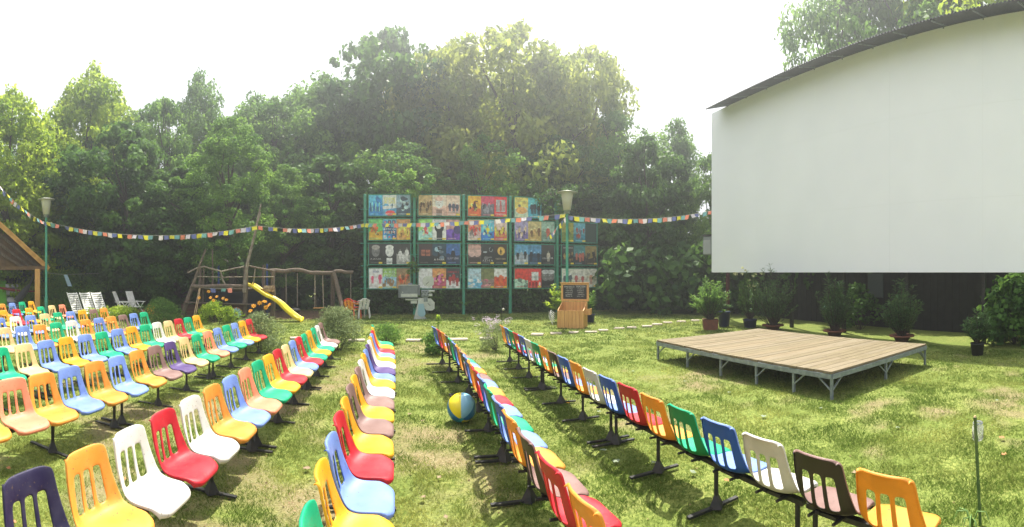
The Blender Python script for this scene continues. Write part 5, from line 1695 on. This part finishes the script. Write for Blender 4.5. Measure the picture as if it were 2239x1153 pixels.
for k in range(4):
    m = MB(); a = k * 1.57
    m.put([(.0475 * math.cos(a + d_), .0475 * math.sin(a + d_), z) for d_, z in ((-.12, .03), (.12, .03), (.0, .055))], [(0, 1, 2)])
    m.build('sticker', mat('dark_red_sticker', (.25, .03, .04), .6), jr)
m = MB(); m.tube([(.04 * math.cos(a / 10 * 6.28), .04 * math.sin(a / 10 * 6.28), .14) for a in range(11)], .003, 5); m.build('wire_loop', STEEL_GREY, jr)
for x, y0, y1, lb in ((833, 683, 712, 'thin dark garden stake on the lawn behind the third seat row'), (958, 694, 725, 'thin garden stake with a green sprout behind the second seat row'), (1097, 671, 712, 'thin stake with a small lamp globe at the end of the front row'),
                      (585, 662, 712, 'thin rusty stake beside the daisy shrub'), (250, 645, 690, 'thin dark stake in the bed beside the white folding armchairs'), (167, 653, 695, 'thin stake with a crosspiece in front of the first white lounger')):
    r = rg(y1)
    s = empty('garden_stake', pr(x, r), 0, lb, 'stake', 'thin garden stakes')
    m = MB(); m.tube([(0, 0, 0), (.005, 0, zz(y0, r))], .011, 6); m.build('rod', STEEL_BLACK, s)
    if x == 1097:
        m = MB(); zt = zz(y0, r) - .1; m.lathe([(0, zt - .05), (.045, zt - .02), (.05, zt), (.03, zt + .04), (0, zt + .05)], 12, (.06, 0, 0)); m.build('lamp_globe', GLASS, s)
    if x == 167:
        m = MB(); m.bar((-.02, 0, zz(y0, r) - .1), (.1, 0, zz(y0, r) - .1), .03, .03); m.build('crosspiece', STEEL_BLACK, s)
    if x == 958:
        rs = np.random.RandomState(1)
        P_, T_ = clumpy(rs, np.array([[0, 0, .5], [.03, 0, .3], [.0, .02, .42]]), np.array([.09, .08, .07]), 30, .07, .6); link_mesh('foliage', quads_mesh('foliage', P_, T_, LEAFM['light']), s)
# curled green leaves at the foot of the bamboo stake
tl = empty('leek_plant', gp(2125, 1152), 0, 'small plant with arching strap leaves at the foot of the bamboo stake', 'plant')
m = MB()
for k in range(9):
    a = R.uniform(0, 6.28); L_ = R.uniform(.06, .13)
    P_ = [(0, 0, 0), (L_ * .35 * math.cos(a), L_ * .35 * math.sin(a), L_ * 1.0), (L_ * .9 * math.cos(a), L_ * .9 * math.sin(a), L_ * 1.05), (L_ * 1.2 * math.cos(a), L_ * 1.2 * math.sin(a), L_ * .3)]
    m.tube(P_, [.007, .006, .005, .002], 5)
m.build('leaves', mat('strap_leaf', (.12, .22, .05), .5), tl)

BR = .195
ball = empty('beach_ball', gp(1012, 930) + Vector((0, .12, BR)), 0, 'yellow, white and blue inflated beach ball lying on the grass', 'ball')
BM = [mat('ball_yellow', (.80, .66, .02), .3), mat('ball_light_blue', (.22, .48, .66), .3), mat('ball_blue', (.01, .16, .40), .3), mat('ball_turquoise', (.03, .38, .48), .3)]
m = MB(); nn = 36; mm_ = 18
V = [];
for i in range(mm_ + 1):
    for k in range(nn):
        th_ = math.pi * i / mm_; ph_ = 2 * math.pi * k / nn
        V.append((BR * math.sin(th_) * math.cos(ph_), BR * math.sin(th_) * math.sin(ph_), BR * math.cos(th_)))
order = [0, 1, 2, 3, 0, 2]
order = [0, 2, 3, 0, 2, 1]
for k in range(nn):
    m.mi = order[k // 6]
    fs = [(i * nn + k, (i + 1) * nn + k, (i + 1) * nn + (k + 1) % nn, i * nn + (k + 1) % nn) for i in range(mm_)]
    for f in fs: m.f.append(list(f)); m.m.append(m.mi); m.sm.append(True)
m.v = V
m.mi = 3
m.disc((0, 0, BR + .001), .028, 14, 'z'); m.disc((0, 0, -BR - .001), .028, 14, 'z')
o = m.build('panels', BM, ball)
# the pole of the panels faces the eye, low on the ball
vd = (Vector((0, 0, HC)) - Vector(ball.location)).normalized()
ax0 = Vector((vd.x - .02, vd.y, vd.z - .92)).normalized()
ball.rotation_mode = 'QUATERNION'
ball.rotation_quaternion = ax0.to_track_quat('Z', 'Y') @ Matrix.Rotation(math.radians(92), 4, 'Z').to_quaternion()

# ------------------------------------------------------------------ leaves and flowers lying on the lawn
DL = [mat('dry_leaf', (.27, .20, .12), .8, (.18, .12, .06), 20), mat('pale_green_leaf', (.20, .24, .16), .7, (.15, .20, .11), 20), mat('rust_leaf', (.40, .17, .07), .8)]
spots = [(1498, 838, 1), (1595, 862, 1), (1670, 915, 1), (1795, 897, 1), (1385, 815, 1), (1515, 1038, 1), (1318, 990, 1), (1347, 1015, 1), (1430, 1018, 1), (1588, 1057, 2), (1963, 940, 1), (2190, 963, 2), (2195, 1000, 2), (1748, 1100, 2), (1310, 905, 1), (925, 925, 0), (960, 1050, 0), (975, 1140, 0), (895, 910, 0), (1035, 872, 0), (670, 1030, 0), (270, 1055, 2), (30, 1150, 2), (18, 1030, 2), (1340, 765, 1), (2180, 880, 1), (925, 1095, 0), (1870, 1040, 0), (2060, 905, 0), (1440, 930, 2)]
USED = set()
for k, (x, y, mi) in enumerate(spots):
    m = MB(); s_ = R.uniform(.028, .05)
    pts = []
    for j in range(10):
        a = j * math.pi / 5
        rad_ = s_ * (1.0 if j % 2 == 0 else .7) * R.uniform(.7, 1.1)
        pts.append((rad_ * math.cos(a), rad_ * math.sin(a), R.uniform(0, .018)))
    m.put([(0, 0, .012)] + pts, [(0, j + 1, (j + 1) % 10 + 1) for j in range(10)], True)
    g_ = gp(x, y)
    near = min((c for c in CHAIRS if (mi, c[2], c[3]) not in USED), key=lambda c: (c[0] - g_.x) ** 2 + (c[1] - g_.y) ** 2)
    USED.add((mi, near[2], near[3]))
    lb = '%s leaf near the %s chair from the far end of the %s' % (('dry tan', 'pale', 'brown')[mi], near[2], near[3])
    m.build('fallen_leaf', DL[0 if mi == 0 else (1 if mi == 1 else 2)], None, gp(x, y) + Vector((0, 0, .025)), R.uniform(0, 6), lb, 'leaf', ['dry leaves on the worn aisles', 'pale leaves on the lawn', 'brown leaves on the lawn'][mi])
for x, y in ((1236, 882), (1242, 890)):
    m = MB()
    for k in range(7):
        a = k * .9; m.put([(0, 0, .01), (.02 * math.cos(a - .3), .02 * math.sin(a - .3), .014), (.03 * math.cos(a), .03 * math.sin(a), .01), (.02 * math.cos(a + .3), .02 * math.sin(a + .3), .014)], [(0, 1, 2, 3)])
    m.build('dandelion', YFLOWER[0], None, gp(x, y) + Vector((0, 0, .05)), 0, 'small yellow flower in the grass between the front two rows, the %s one' % ('farther' if y < 885 else 'nearer'), 'flower', 'yellow flowers in the grass')

# ------------------------------------------------------------------ haze
GLARE = bpy.data.materials.new('glare')
GLARE.use_nodes = True
t = GLARE.node_tree
t.nodes.clear()
vol = t.nodes.new('ShaderNodeVolumePrincipled')  # even scattering volume added to stand in for lens glare
vol.inputs['Color'].default_value = (.93, .97, 1, 1)
vol.inputs['Density'].default_value = .0066
vol.inputs['Anisotropy'].default_value = .76
ou = t.nodes.new('ShaderNodeOutputMaterial')
t.links.new(vol.outputs[0], ou.inputs['Volume'])
m = MB()
m.box((0, 0, 15), (1500, 1500, 32.4))
hz = m.build('glare', GLARE, None, None, None, 'thin bright haze veil, a volume added over the clearing', 'glare', None, 'stuff')
